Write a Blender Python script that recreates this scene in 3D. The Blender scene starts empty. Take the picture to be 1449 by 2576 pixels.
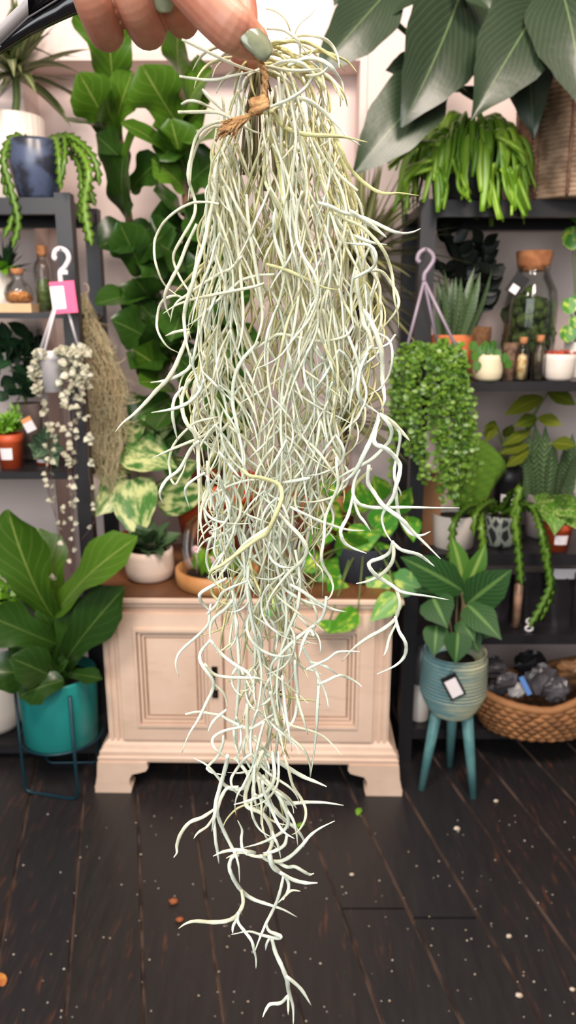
import bpy, bmesh, math, random
from mathutils import Vector, Matrix
random.seed(7)
SC = bpy.context.scene
COL = SC.collection
# ---------------------------------------------------------------- camera model
F = 1860.0; H = 1.45
TH = math.atan(488/1860.0)
CT, ST = math.cos(TH), math.sin(TH)
def fwd(v): return CT-(v-1288)/F*ST
def P(u, v, Y):
    a = (v-1288)/F; fw = CT-a*ST; dn = ST+a*CT
    return Vector(((u-724.5)/F/fw*Y, Y, H-dn/fw*Y))
def PZ(u, v, z):
    a = (v-1288)/F; fw = CT-a*ST; dn = ST+a*CT
    return P(u, v, (H-z)*fw/dn)
def mpp(v, Y): return Y/(F*fwd(v))          # metres per photo pixel
def Zv(v, Y): return P(700, v, Y).z
cam = bpy.data.objects.new('camera', bpy.data.cameras.new('camera'))
COL.objects.link(cam); SC.camera = cam
cam.location = (0, 0, H); cam.rotation_euler = (math.pi/2-TH, 0, 0)
cam.data.sensor_fit = 'VERTICAL'; cam.data.sensor_height = 36; cam.data.lens = F/2576*36
cam.data.clip_start = .02
cam.data.dof.use_dof = True; cam.data.dof.focus_distance = .425; cam.data.dof.aperture_fstop = 13
SC.view_settings.view_transform = 'Standard'; SC.view_settings.look = 'None'
SC.view_settings.gamma = 1; SC.view_settings.use_curve_mapping = False
# ---------------------------------------------------------------- materials
def lin(c):
    return tuple(((x/255/12.92) if x/255 <= .04045 else ((x/255+.055)/1.055)**2.4) for x in c)+(1,)
def newmat(name):
    m = bpy.data.materials.new(name); m.use_nodes = True
    nt = m.node_tree
    return m, nt, nt.nodes['Principled BSDF']
class NB:
    def __init__(s, nt): s.nt = nt
    def n(s, t, **k):
        nd = s.nt.nodes.new(t)
        for a, b in k.items(): setattr(nd, a, b)
        return nd
    def l(s, a, b): s.nt.links.new(a, b)
    def math(s, op, a, b=None, clamp=False):
        nd = s.n('ShaderNodeMath', operation=op, use_clamp=clamp)
        for i, x in enumerate((a, b)):
            if x is None: continue
            if isinstance(x, (int, float)): nd.inputs[i].default_value = x
            else: s.l(x, nd.inputs[i])
        return nd.outputs[0]
    def ramp(s, x, lo, hi):
        nd = s.n('ShaderNodeMapRange', interpolation_type='SMOOTHSTEP')
        s.l(x, nd.inputs[0]); nd.inputs[1].default_value = lo; nd.inputs[2].default_value = hi
        return nd.outputs[0]
    def mix(s, f, a, b):
        nd = s.n('ShaderNodeMix', data_type='RGBA')
        if isinstance(f, (int, float)): nd.inputs[0].default_value = f
        else: s.l(f, nd.inputs[0])
        for i, x in ((6, a), (7, b)):
            if isinstance(x, tuple): nd.inputs[i].default_value = x
            else: s.l(x, nd.inputs[i])
        return nd.outputs[2]
    def noise(s, scale, detail=3, vec=None, rough=.5):
        nd = s.n('ShaderNodeTexNoise'); nd.inputs['Scale'].default_value = scale
        nd.inputs['Detail'].default_value = detail; nd.inputs['Roughness'].default_value = rough
        if vec is not None: s.l(vec, nd.inputs['Vector'])
        return nd.outputs[0]
    def obj(s): return s.n('ShaderNodeTexCoord').outputs['Object']
    def uv(s):
        t = s.n('ShaderNodeUVMap'); t.uv_map = 'UVMap'
        sp = s.n('ShaderNodeSeparateXYZ'); s.l(t.outputs[0], sp.inputs[0])
        return sp.outputs[0], sp.outputs[1], t.outputs[0]
    def rnd(s):
        a = s.n('ShaderNodeAttribute'); a.attribute_name = 'rnd'; return a.outputs['Fac']
    def bump(s, h, st, dist, bs):
        b = s.n('ShaderNodeBump'); b.inputs['Strength'].default_value = st; b.inputs['Distance'].default_value = dist
        s.l(h, b.inputs['Height']); s.l(b.outputs[0], bs.inputs['Normal'])
MC = {}
def plain(name, c, rough=.6, c2=None, scale=8, metal=0, bump=0, bscale=60, coat=0, spec=.5):
    if name in MC: return MC[name]
    m, nt, bs = newmat(name); b = NB(nt)
    bs.inputs['Roughness'].default_value = rough; bs.inputs['Metallic'].default_value = metal
    bs.inputs['Coat Weight'].default_value = coat; bs.inputs['Specular IOR Level'].default_value = spec
    o = b.obj()
    if c2: b.l(b.mix(b.ramp(b.noise(scale, 4, o), .35, .65), lin(c), lin(c2)), bs.inputs['Base Color'])
    else: bs.inputs['Base Color'].default_value = lin(c)
    if bump: b.bump(b.noise(bscale, 4, o), bump, .004, bs)
    MC[name] = m; return m
def leafmat(name, c1, c2, rib, ribw=.05, vein=0, vfreq=9, vk=.5, rough=.38, var=None, vscale=3, vthr=.5, trans=.15, spec=.5):
    m, nt, bs = newmat(name); b = NB(nt)
    u, v, uvv = b.uv(); r = b.rnd()
    s = b.math('MULTIPLY', b.math('ABSOLUTE', b.math('SUBTRACT', u, .5)), 2)
    o = b.obj()
    base = b.mix(b.math('ADD', b.math('MULTIPLY', r, .7), b.math('MULTIPLY', b.noise(14, 3, o), .3)), lin(c1), lin(c2))
    if var:
        mp = b.n('ShaderNodeMapping'); mp.inputs['Scale'].default_value = (1.5, 1.0, 1)
        b.l(uvv, mp.inputs[0])
        ad = b.n('ShaderNodeVectorMath', operation='ADD'); b.l(mp.outputs[0], ad.inputs[0])
        cb = b.n('ShaderNodeCombineXYZ'); b.l(b.math('MULTIPLY', r, 37), cb.inputs[0]); b.l(b.math('MULTIPLY', r, 91), cb.inputs[2])
        b.l(cb.outputs[0], ad.inputs[1])
        base = b.mix(b.ramp(b.noise(vscale, 5, ad.outputs[0], .6), vthr-.07, vthr+.1), base, lin(var))
    if vein:
        w = b.math('SINE', b.math('MULTIPLY', b.math('SUBTRACT', b.math('MULTIPLY', v, vfreq), b.math('MULTIPLY', s, vfreq*vk*.35)), 6.283))
        base = b.mix(b.math('MULTIPLY', b.ramp(w, .82, 1.0), vein), base, lin(rib))
    base = b.mix(b.math('MULTIPLY', b.math('SUBTRACT', 1, b.ramp(s, ribw*.4, ribw)), .85), base, lin(rib))
    b.l(base, bs.inputs['Base Color']); bs.inputs['Roughness'].default_value = rough
    bs.inputs['Specular IOR Level'].default_value = spec
    b.bump(b.noise(45, 2, o), .15, .004, bs)
    if trans:
        t = b.n('ShaderNodeBsdfTranslucent'); b.l(base, t.inputs[0])
        mx = b.n('ShaderNodeMixShader'); mx.inputs[0].default_value = trans
        b.l(bs.outputs[0], mx.inputs[1]); b.l(t.outputs[0], mx.inputs[2])
        b.l(mx.outputs[0], nt.nodes['Material Output'].inputs[0])
    MC[name] = m; return m
def glassmat(name, tint=(245, 250, 248), refl=.9):
    m, nt, bs = newmat(name); b = NB(nt)
    tr = b.n('ShaderNodeBsdfTransparent'); tr.inputs[0].default_value = lin(tint)
    gl = b.n('ShaderNodeBsdfGlossy'); gl.inputs['Roughness'].default_value = .04
    fr = b.n('ShaderNodeFresnel'); fr.inputs[0].default_value = 1.45
    mx = b.n('ShaderNodeMixShader'); b.l(b.math('MULTIPLY', fr.outputs[0], refl, True), mx.inputs[0])
    b.l(tr.outputs[0], mx.inputs[1]); b.l(gl.outputs[0], mx.inputs[2])
    b.l(mx.outputs[0], nt.nodes['Material Output'].inputs[0])
    MC[name] = m; return m
# ---------------------------------------------------------------- mesh builder
WL = {}
class MB:
    def __init__(s): s.V = []; s.Fc = []; s.U = []; s.R = []
    def vert(s, p, uv=(0, 0), r=.5):
        s.V.append(Vector(p)); s.U.append(uv); s.R.append(r); return len(s.V)-1
    def box(s, a, b_, rot=None, c=None, r=.5, bev=0):
        a = Vector(a); b_ = Vector(b_)
        i = len(s.V)
        for x, y, z in ((0,0,0),(1,0,0),(1,1,0),(0,1,0),(0,0,1),(1,0,1),(1,1,1),(0,1,1)):
            p = Vector((b_.x if x else a.x, b_.y if y else a.y, b_.z if z else a.z))
            if rot is not None: p = c+rot@(p-c)
            s.vert(p, (x, y), r)
        for f in ((3,2,1,0),(4,5,6,7),(0,1,5,4),(1,2,6,5),(2,3,7,6),(3,0,4,7)): s.Fc.append([i+k for k in f])
        return s
    def tube(s, pts, rad, n=6, r=.5, cap=True, flat=1.0):
        pts = [Vector(p) for p in pts]; m = len(pts)
        if not isinstance(rad, (list, tuple)): rad = [rad]*m
        if len(rad) != m: rad = [rad[min(len(rad)-1, int(k*len(rad)/m))] for k in range(m)]
        t0 = (pts[1]-pts[0]).normalized()
        nrm = t0.orthogonal().normalized()
        i0 = len(s.V)
        for k in range(m):
            t = (pts[min(k+1, m-1)]-pts[max(k-1, 0)])
            t = t.normalized() if t.length > 1e-9 else t0
            nrm = nrm-t*nrm.dot(t)
            nrm = nrm.normalized() if nrm.length > 1e-6 else t.orthogonal().normalized()
            bn = t.cross(nrm)
            for j in range(n):
                a = 2*math.pi*j/n
                s.vert(pts[k]+(nrm*math.cos(a)+bn*math.sin(a)*flat)*rad[k], (j/n, k/(m-1)), r)
        for k in range(m-1):
            for j in range(n):
                a = i0+k*n+j; b2 = i0+k*n+(j+1) % n
                s.Fc.append([a, b2, b2+n, a+n])
        if cap:
            s.Fc.append([i0+j for j in range(n)][::-1]); s.Fc.append([i0+(m-1)*n+j for j in range(n)])
        return s
    def lathe(s, prof, c, n=32, M=None, r=.5, mod=None, arc=None):
        c = Vector(c); i0 = len(s.V); m = len(prof); nn = n
        for k, (ra, z) in enumerate(prof):
            for j in range(n):
                a = 2*math.pi*j/n
                q = ra*(mod(a, k/(m-1), z) if mod else 1)
                p = Vector((q*math.cos(a), q*math.sin(a), z))
                if M is not None: p = M@p
                s.vert(c+p, (j/n, k/(m-1)), r)
        for k in range(m-1):
            for j in range(n):
                a = i0+k*n+j; b2 = i0+k*n+(j+1) % n
                s.Fc.append([a, b2, b2+n, a+n])
        if prof[0][0] > 0: s.Fc.append([i0+j for j in range(n)][::-1])
        if prof[-1][0] > 0: s.Fc.append([i0+(m-1)*n+j for j in range(n)])
        return s
    def ball(s, c, r3, n=10, r=.5, jit=0):
        if not isinstance(r3, (tuple, list)): r3 = (r3,)*3
        m = max(4, n//2+1); i0 = len(s.V); c = Vector(c)
        for k in range(m+1):
            th = math.pi*k/m
            for j in range(n):
                a = 2*math.pi*j/n; q = 1+random.uniform(-jit, jit)
                s.vert(c+Vector((r3[0]*math.sin(th)*math.cos(a)*q, r3[1]*math.sin(th)*math.sin(a)*q, -r3[2]*math.cos(th)*q)), (j/n, k/m), r)
        for k in range(m):
            for j in range(n):
                a = i0+k*n+j; b2 = i0+k*n+(j+1) % n
                s.Fc.append([a, b2, b2+n, a+n])
        return s
    def quad(s, ps, r=.5):
        i = len(s.V)
        for p, uv in zip(ps, ((0,0),(1,0),(1,1),(0,1))): s.vert(p, uv, r)
        s.Fc.append([i, i+1, i+2, i+3]); return s
    def prism(s, outline, d, r=.5):
        """outline: list of 3-D points (planar), d: extrusion vector"""
        i = len(s.V); n = len(outline); d = Vector(d)
        for p in outline: s.vert(Vector(p), (0, 0), r)
        for p in outline: s.vert(Vector(p)+d, (0, 0), r)
        s.Fc.append([i+k for k in range(n)]); s.Fc.append([i+n+k for k in range(n)][::-1])
        for k in range(n): s.Fc.append([i+k, i+n+k, i+n+(k+1) % n, i+(k+1) % n])
        return s
    def leaf(s, B, T, W, N=None, bend=0, shape=None, fold=.15, wave=0, wf=12, droop=0, r=None, nl=10, ns=4, ph=None, tipcurl=0):
        B = Vector(B); T = Vector(T); ax = T-B; L = ax.length
        if L < 1e-6: return s
        a = ax/L
        if N is None: N = Vector((0, -1, .4))
        N = Vector(N); n = N-a*N.dot(a)
        n = n.normalized() if n.length > 1e-4 else a.orthogonal().normalized()
        sd = a.cross(n)
        if r is None: r = random.random()
        if ph is None: ph = random.uniform(0, 6.28)
        shape = shape or OVATE
        i0 = len(s.V)
        for k in range(nl+1):
            t = k/nl; w = W*.5*prof(shape, t)
            c = B+ax*t+n*(bend*L*4*t*(1-t))-Vector((0, 0, 1))*(droop*L*t*t)-n*(tipcurl*L*t**4)
            for j in range(ns+1):
                q = -1+2*j/ns
                wv = wave*W*.5*math.sin(wf*t+ph+(1.5 if q > 0 else 0))*abs(q)**1.5
                pp = c+sd*(q*w)+n*(fold*abs(q)*w+wv); pp.y = min(pp.y, 2.6)
                s.vert(pp, (j/ns, t), r)
        for k in range(nl):
            for j in range(ns):
                p = i0+k*(ns+1)+j
                s.Fc.append([p, p+1, p+ns+2, p+ns+1])
        return s
    def build(s, name, mat, parent=None, loc=None, smooth=True, local=False):
        me = bpy.data.meshes.new(name)
        root = Vector(loc) if loc is not None else (WL[parent.name] if parent is not None else Vector())
        if local: root = Vector()
        me.from_pydata([tuple(p-root) for p in s.V], [], s.Fc)
        uvl = me.uv_layers.new(name='UVMap')
        li = [0]*len(me.loops); me.loops.foreach_get('vertex_index', li)
        fl = []
        for i in li: fl.extend(s.U[i])
        uvl.data.foreach_set('uv', fl)
        at = me.attributes.new('rnd', 'FLOAT', 'POINT'); at.data.foreach_set('value', s.R)
        if smooth: me.polygons.foreach_set('use_smooth', [True]*len(me.polygons))
        me.materials.append(mat)
        bm = bmesh.new(); bm.from_mesh(me)
        bmesh.ops.recalc_face_normals(bm, faces=bm.faces) if len(bm.faces) < 4000 else None
        bm.to_mesh(me); bm.free(); me.update()
        o = bpy.data.objects.new(name, me); COL.objects.link(o)
        if parent is not None: o.parent = parent; WL[o.name] = WL[parent.name]
        elif loc is not None: o.location = loc; WL[o.name] = Vector(loc)
        else: WL[o.name] = Vector()
        return o
def prof(sh, t):
    for k in range(len(sh)-1):
        if t <= sh[k+1][0]:
            t0, w0 = sh[k]; t1, w1 = sh[k+1]; q = (t-t0)/(t1-t0)
            q = q*q*(3-2*q) if 0 < k < len(sh)-2 else q**.8
            return w0+(w1-w0)*q
    return sh[-1][1]
OVATE = [(0, .03), (.12, .6), (.35, 1), (.6, .9), (.82, .55), (1, .02)]
HEART = [(0, .35), (.08, .85), (.28, 1), (.5, .88), (.75, .5), (1, .02)]
LANCE = [(0, .15), (.2, .7), (.45, 1), (.7, .75), (.88, .35), (1, .02)]
STRAP = [(0, .6), (.15, .9), (.5, 1), (.8, .6), (1, .03)]
FIDDLE = [(0, .1), (.1, .5), (.25, .58), (.45, .62), (.7, 1), (.88, .85), (1, .1)]
ROUND = [(0, .2), (.15, .8), (.45, 1), (.75, .85), (.92, .5), (1, .05)]
def tag(o, label, cat, group=None, kind=None):
    o['label'] = label; o['category'] = cat
    if group: o['group'] = group
    if kind: o['kind'] = kind
    return o
def thing(name, label, cat, loc, group=None, rz=0):
    o = bpy.data.objects.new(name, None); COL.objects.link(o); o.location = loc; o.empty_display_size = .05
    o.rotation_euler = (0, 0, rz); WL[o.name] = Vector(loc)
    return tag(o, label, cat, group)
def crom(pts, sub=5):
    pts = [Vector(p) for p in pts]
    q = [pts[0]*2-pts[1]]+pts+[pts[-1]*2-pts[-2]]
    out = []
    for i in range(1, len(q)-2):
        for k in range(sub):
            t = k/sub
            out.append(.5*((2*q[i])+(q[i+1]-q[i-1])*t+(2*q[i-1]-5*q[i]+4*q[i+1]-q[i+2])*t*t+(3*q[i]-q[i-1]-3*q[i+1]+q[i+2])*t**3))
    out.append(pts[-1]); return out
def structure(o): o['kind'] = 'structure'; return o
rv = lambda a: Vector((random.uniform(-a, a), random.uniform(-a, a), random.uniform(-a, a)))
# ================================================================ materials
M_black = plain('black_metal', (36, 34, 37), .42, (30, 28, 31), 6)
M_wall, _nt, _bs = newmat('wall_paint'); _b = NB(_nt)
_o = _b.obj()
_b.l(_b.mix(_b.ramp(_b.noise(2.2, 4, _o), .35, .7), lin((232, 212, 205)), lin((224, 205, 200))), _bs.inputs['Base Color'])
_bs.inputs['Roughness'].default_value = .8; _b.bump(_b.noise(30, 3, _o), .1, .003, _bs)
# floor: dark stained planks, edges worn to brown wood
M_floor, _nt, _bs = newmat('dark_planks'); _b = NB(_nt)
_u, _v, _uv = _b.uv(); _r = _b.rnd(); _o = _b.obj()
_s = _b.math('MULTIPLY', _b.math('ABSOLUTE', _b.math('SUBTRACT', _u, .5)), 2)
_mp = _b.n('ShaderNodeMapping'); _mp.inputs['Rotation'].default_value = (0, 0, -math.atan(.2156)); _mp.inputs['Scale'].default_value = (9, 1.2, 1)
_b.l(_o, _mp.inputs[0])
_grain = _b.noise(5, 6, _mp.outputs[0], .65)
_base = _b.mix(_grain, lin((26, 24, 25)), lin((50, 45, 44)))
_base = _b.mix(_b.math('MULTIPLY', _r, .5), _base, lin((34, 33, 38)))
_w1 = _b.ramp(_b.noise(6, 5, _mp.outputs[0], .7), .54, .74)
_w2 = _b.ramp(_b.noise(1.9, 3, _o), .44, .62)
_base = _b.mix(_b.math('MULTIPLY', _b.math('MULTIPLY', _w1, _w2), .75), _base, lin((112, 66, 44)))
_edge = _b.ramp(_s, .95, .98)
_en = _b.ramp(_b.noise(9, 4, _o), .4, .6)
_base = _b.mix(_b.math('MULTIPLY', _edge, _b.math('ADD', .25, _b.math('MULTIPLY', _en, .6))), _base, lin((126, 104, 92)))
_sp = _b.ramp(_b.noise(120, 2, _o), .72, .78)
_base = _b.mix(_b.math('MULTIPLY', _sp, .35), _base, lin((120, 110, 105)))
_b.l(_base, _bs.inputs['Base Color'])
_b.l(_b.math('ADD', .3, _b.math('MULTIPLY', _grain, .3)), _bs.inputs['Roughness'])
_b.bump(_grain, .3, .003, _bs)
M_gap = plain('floor_gap', (96, 78, 68), .9, (40, 32, 30), 14)
# ================================================================ setting
DX = -.2156; PW = .169; C0 = -.037
mb = MB(); rnd_f = random.Random(3)
dirv = Vector((DX, 1, 0)); gap = .0022
def plank(c0, c1, y0, y1):
    r = rnd_f.random(); i = len(mb.V); e = .003
    for (c, y, z, u) in ((c0+gap, y0, -.012, 0), (c0+gap+e, y0, 0, .02), (c1-gap-e, y0, 0, .98), (c1-gap, y0, -.012, 1)):
        mb.vert((c+DX*y, y, z), (u, y0), r)
    for (c, y, z, u) in ((c0+gap, y1, -.012, 0), (c0+gap+e, y1, 0, .02), (c1-gap-e, y1, 0, .98), (c1-gap, y1, -.012, 1)):
        mb.vert((c+DX*y, y, z), (u, y1), r)
    for k in range(3): mb.Fc.append([i+k, i+k+1, i+k+5, i+k+4])
    mb.Fc.append([i, i+1, i+2, i+3]); mb.Fc.append([i+7, i+6, i+5, i+4])
for k in range(-13, 14):
    c0 = C0+PW*k; c1 = c0+PW
    cut = {3: 1.56, 4: 1.53, 1: .3, -2: .8, 6: 2.6}.get(k, rnd_f.uniform(-1.5, .6))
    for a, b_ in ((-2.5, cut-.003), (cut+.003, 2.62)): plank(c0, c1, a, b_)
floor = structure(mb.build('floor', M_floor, smooth=False))
g = MB(); g.box((-3.2, -2.5, -.05), (3, 2.9, -.0125)); structure(g.build('trim_1', M_gap, smooth=False))
# back wall with a shallow recess
WY = 2.62; NX0, NX1 = P(58, 190, WY).x, P(905, 190, WY).x; NZ0, NZ1 = .35, Zv(155, WY)
w = MB()
w.box((-3, WY, -.05), (NX0, WY+.14, 3)); w.box((NX1, WY, -.05), (2.6, WY+.14, 3))
w.box((NX0, WY, NZ1), (NX1, WY+.14, 3)); w.box((NX0, WY, -.05), (NX1, WY+.14, NZ0)); w.box((-3, WY+.14, -.05), (2.6, WY+.2, 3))
structure(w.build('wall_back', M_wall, smooth=False))
# slim raised edge around the recess
tr = MB(); e = .022
tr.box((NX1, WY-.012, NZ0), (NX1+e, WY, NZ1+e)); tr.box((NX0-e, WY-.012, NZ0), (NX0, WY, NZ1+e)); tr.box((NX0, WY-.012, NZ1), (NX1, WY, NZ1+e))
structure(tr.build('trim_2', M_wall, smooth=False))
# ================================================================ shelving units
YF, YB = 2.2, 2.55
def shelf_unit(label, x0, x1, rails, ztop, deep=.045):
    t = thing('shelving_unit', label, 'shelf', (0.5*(x0+x1), .5*(YF+YB), 0))
    for x in (x0, x1):
        for y in (YF, YB-deep):
            MB().box((x-.022, y, 0), (x+.022, y+deep, ztop)).build('post', M_black, t, smooth=False)
    for (za, zb) in rails:
        m = MB()
        m.box((x0+.022, YF+.003, zb), (x1-.022, YF+.03, za-.004))                     # front rail
        m.box((x0-.015, YF+.046, max(zb, za-.035)), (x0+.015, YB-.046, za-.004)); m.box((x1-.015, YF+.046, max(zb, za-.035)), (x1+.015, YB-.046, za-.004))
        m.box((x0+.022, YB-.03, zb), (x1-.022, YB-.003, za-.004))
        m.box((x0+.023, YF+.004, za-.012), (x1-.023, YB-.004, za))                        # board
        m.build('shelf', M_black, t, smooth=False)
    return t
XL = P(155, 490, YF).x; XR = P(1081, 500, YF).x
LZ = [Zv(a, YF) for a in (496, 786, 1188, 1560, 1876)]
RZ = [Zv(a, YF) for a in (502, 960, 1395, 1598, 1836)]
shelf_unit('black metal shelving unit at the left edge, full of small plants', -1.45, XL,
           [(LZ[0], Zv(538, YF)), (LZ[1], Zv(801, YF)), (LZ[2], Zv(1206, YF)), (LZ[3], LZ[3]-.025), (LZ[4], LZ[4]-.03)], LZ[0]+.012)
shelf_unit('black metal shelving unit on the right carrying the rattan basket and glass jar', XR, 1.38,
           [(RZ[0], Zv(545, YF)), (RZ[1], Zv(985, YF)), (RZ[2], Zv(1424, YF)), (RZ[3], Zv(1622, YF)), (RZ[4], Zv(1860, YF))], RZ[0]+.002)
# ================================================================ cream cabinet
M_cream, _nt, _bs = newmat('cream_paint'); _b = NB(_nt); _o = _b.obj()
_g = _b.n('ShaderNodeNewGeometry')
_c = _b.mix(_b.ramp(_b.noise(5, 5, _o), .35, .7), lin((226, 198, 176)), lin((212, 182, 160)))
_streak = _b.n('ShaderNodeMapping'); _streak.inputs['Scale'].default_value = (3, 3, 22); _b.l(_o, _streak.inputs[0])
_c = _b.mix(_b.math('MULTIPLY', _b.ramp(_b.noise(3, 4, _streak.outputs[0]), .55, .75), .35), _c, lin((190, 158, 132)))  # irregular darker streaks mixed into the paint
_b.l(_c, _bs.inputs['Base Color']); _bs.inputs['Roughness'].default_value = .5
M_glaze = plain('antique_glaze', (150, 116, 92), .6, (170, 136, 110), 20)
M_topwood = plain('cabinet_top_wood', (120, 78, 48), .45, (92, 58, 36), 5)
M_iron = plain('dark_iron', (30, 24, 22), .4, metal=.6)
CX = -.125; CYF = 2.06
cab = thing('sideboard', 'cream antique-painted sideboard with two panelled doors and bracket feet on the dark floor', 'cabinet', (CX, CYF, 0), rz=math.radians(-1.15))
hw = .437; zt = .652
def L(name, mb_, mat, par=cab, smooth=False): return mb_.build(name, mat, par, local=True, smooth=smooth)
def moulding(mb_, profile, x0, x1, yb):
    """profile: list of (out, z); swept along the front and both returns"""
    rows = []
    for (o_, z) in profile:
        rows.append([(x0-o_, yb, z), (x0-o_, -o_, z), (x1+o_, -o_, z), (x1+o_, yb, z)])
    i = len(mb_.V)
    for rr in rows:
        for p in rr: mb_.vert(p)
    for k in range(len(rows)-1):
        for j in range(3): mb_.Fc.append([i+k*4+j, i+k*4+j+1, i+k*4+j+5, i+k*4+j+4])
    mb_.Fc.append([i+j for j in range(4)][::-1]); n = len(rows)-1
    mb_.Fc.append([i+n*4+j for j in range(4)])
    mb_.Fc.append([i+k*4 for k in range(len(rows))]+[]); mb_.Fc.append([i+k*4+3 for k in range(len(rows))][::-1])
DEP = .5
body = MB(); body.box((-hw, .0, .16), (hw, DEP, .612))
for sx in (-1, 1):                      # fluted corner posts
    for dx in (.012, .03, .048): body.box((sx*(hw-dx)-.005, -.007, .17), (sx*(hw-dx)+.005, .0, .595))
body.box((-.067, -.006, .165), (-.006, 0, .6)); body.box((.006, -.006, .165), (.067, 0, .6))
L('body', body, M_cream)
m = MB(); moulding(m, [(-.004, .606), (.006, .612), (.008, .62), (.02, .624), (.022, .634), (.028, .638), (.028, .648), (.022, zt-.0005)], -hw, hw, DEP); L('crown_moulding', m, M_cream)
m = MB(); m.box((-hw-.02, -.022, zt), (hw+.02, DEP, zt+.006)); L('top_board', m, M_topwood)
m = MB(); moulding(m, [(.03, .108), (.032, .122), (.026, .126), (.026, .14), (.018, .146), (.014, .158), (.004, .168), (0, .172)], -hw, hw, DEP); L('base_moulding', m, M_cream)
for sx in (-1, 1):                      # bracket feet, ogee cut, front pair then rear pair
    for yy in (-.035, DEP-.09):
        out = []
        xs = hw+.033
        pts = [(xs, .108), (xs+.004, .06), (xs+.01, .03), (xs+.013, .022), (xs+.013, 0), (xs-.1, 0), (xs-.105, .02), (xs-.098, .028), (xs-.098, .05), (xs-.107, .066), (xs-.13, .072), (xs-.15, .078), (xs-.158, .09), (xs-.155, .108)]
        m = MB(); o2 = [(sx*x, yy, z) for x, z in pts]
        m.prism(o2, (0, .05, 0)); m.box((min(sx*(xs-.03), sx*(xs+.005)), yy+.05, 0.0), (max(sx*(xs-.03), sx*(xs+.005)), yy+.09, .108))
        L('foot', m, M_cream)
def door(x0, x1, hx):
    z0, z1 = .178, .598
    d = MB(); st = .052
    d.box((x0, -.016, z0), (x0+st, 0, z1)); d.box((x1-st, -.016, z0), (x1, 0, z1))
    d.box((x0+st, -.016, z0), (x1-st, 0, z0+st)); d.box((x0+st, -.016, z1-st), (x1-st, 0, z1))
    do = L('door', d, M_cream)
    # stepped panel moulding
    f = MB()
    for (o_, dpt, wd) in ((0, -.022, .009), (.012, -.013, .008), (.024, -.009, .006)):
        a0, a1, b0, b1 = x0+st-.006+o_, x1-st+.006-o_, z0+st-.006+o_, z1-st+.006-o_
        f.box((a0, dpt, b0), (a0+wd, 0, b1)); f.box((a1-wd, dpt, b0), (a1, 0, b1))
        f.box((a0+wd, dpt, b0), (a1-wd, 0, b0+wd)); f.box((a0+wd, dpt, b1-wd), (a1-wd, 0, b1))
    L('panel_moulding', f, M_cream, do)
    gz = MB()
    gz.box((x0+st+.002, -.003, z0+st+.002), (x1-st-.002, .0, z1-st-.002)); L('glazed_groove', gz, M_glaze, do)
    p = MB(); q = st+.03
    p.box((x0+q, -.006, z0+q), (x1-q, 0, z1-q)); L('panel', p, M_cream, do)
    h = MB(); zc = .5*(z0+z1)-.01
    h.box((hx-.009, -.02, zc+.026), (hx+.009, -.015, zc+.052)); h.box((hx-.009, -.02, zc-.052), (hx+.009, -.015, zc-.026))
    h.tube(crom([(hx, -.02, zc+.04), (hx, -.036, zc+.03), (hx, -.038, zc), (hx, -.036, zc-.03), (hx, -.02, zc-.04)]), .0035, 6)
    L('handle', h, M_iron, do)
door(-.385, -.073, -.097); door(.073, .385, .097)
for gx in (-.3865, -.0703, 0, .0703, .3865):
    gl = MB(); gl.box((gx-.0014, -.0025, .175), (gx+.0014, .004, .6)); L('door_gap', gl, M_glaze)
# ================================================================ plant helpers
M_soil = plain('potting_soil', (52, 38, 30), .95, (34, 25, 20), 40, bump=.6, bscale=120)
M_terra = plain('orange_nursery_plastic', (196, 84, 44), .5, (180, 72, 36), 8)
M_clay = plain('clay_orange', (214, 120, 72), .75, (200, 106, 62), 10)
M_white = plain('white_glaze', (232, 222, 212), .35, (222, 210, 198), 6)
M_creamp = plain('cream_ceramic', (220, 200, 184), .45, (210, 188, 172), 5)
M_stem = plain('green_stem', (92, 112, 52), .5)
M_bark = plain('brown_bark', (104, 74, 50), .8, (70, 50, 36), 30, bump=.5)
M_label = plain('paper_label', (238, 230, 232), .5)
M_blackp = plain('black_plastic', (26, 25, 27), .4)
def potparts(par, x, y, zb, h, rt, rb, mat, style='taper', soil=True, n=40):
    if style == 'round': pr = [(rb*.6, 0), (rb*.85, h*.03), (rb*1.0, h*.14), (rb*1.06+.0*rt, h*.4), (rt*1.02, h*.8), (rt, h)]
    elif style == 'nursery': pr = [(rb, 0), (rb+(rt-rb)*.78, h*.76), (rt*.98, h*.77), (rt, h*.8), (rt*1.02, h)]
    elif style == 'urn': pr = [(rb*.8, 0), (rb, h*.06), (rt*1.08, h*.55), (rt*1.1, h*.7), (rt*1.02, h*.95), (rt, h)]
    else: pr = [(rb*.97, 0), (rb, h*.02), (rt, h*.98), (rt*.99, h)]
    inn = [(rt*.93, h), (rt*.9, h*.9), (.0, h*.88)]
    o = MB().lathe(pr+inn, (x, y, zb), n).build('pot', mat, par)
    if soil: MB().lathe([(0, h*.885), (rt*.5, h*.915), (rt*.905, h*.89)], (x, y, zb), 20).build('soil', M_soil, par)
    return o
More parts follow.
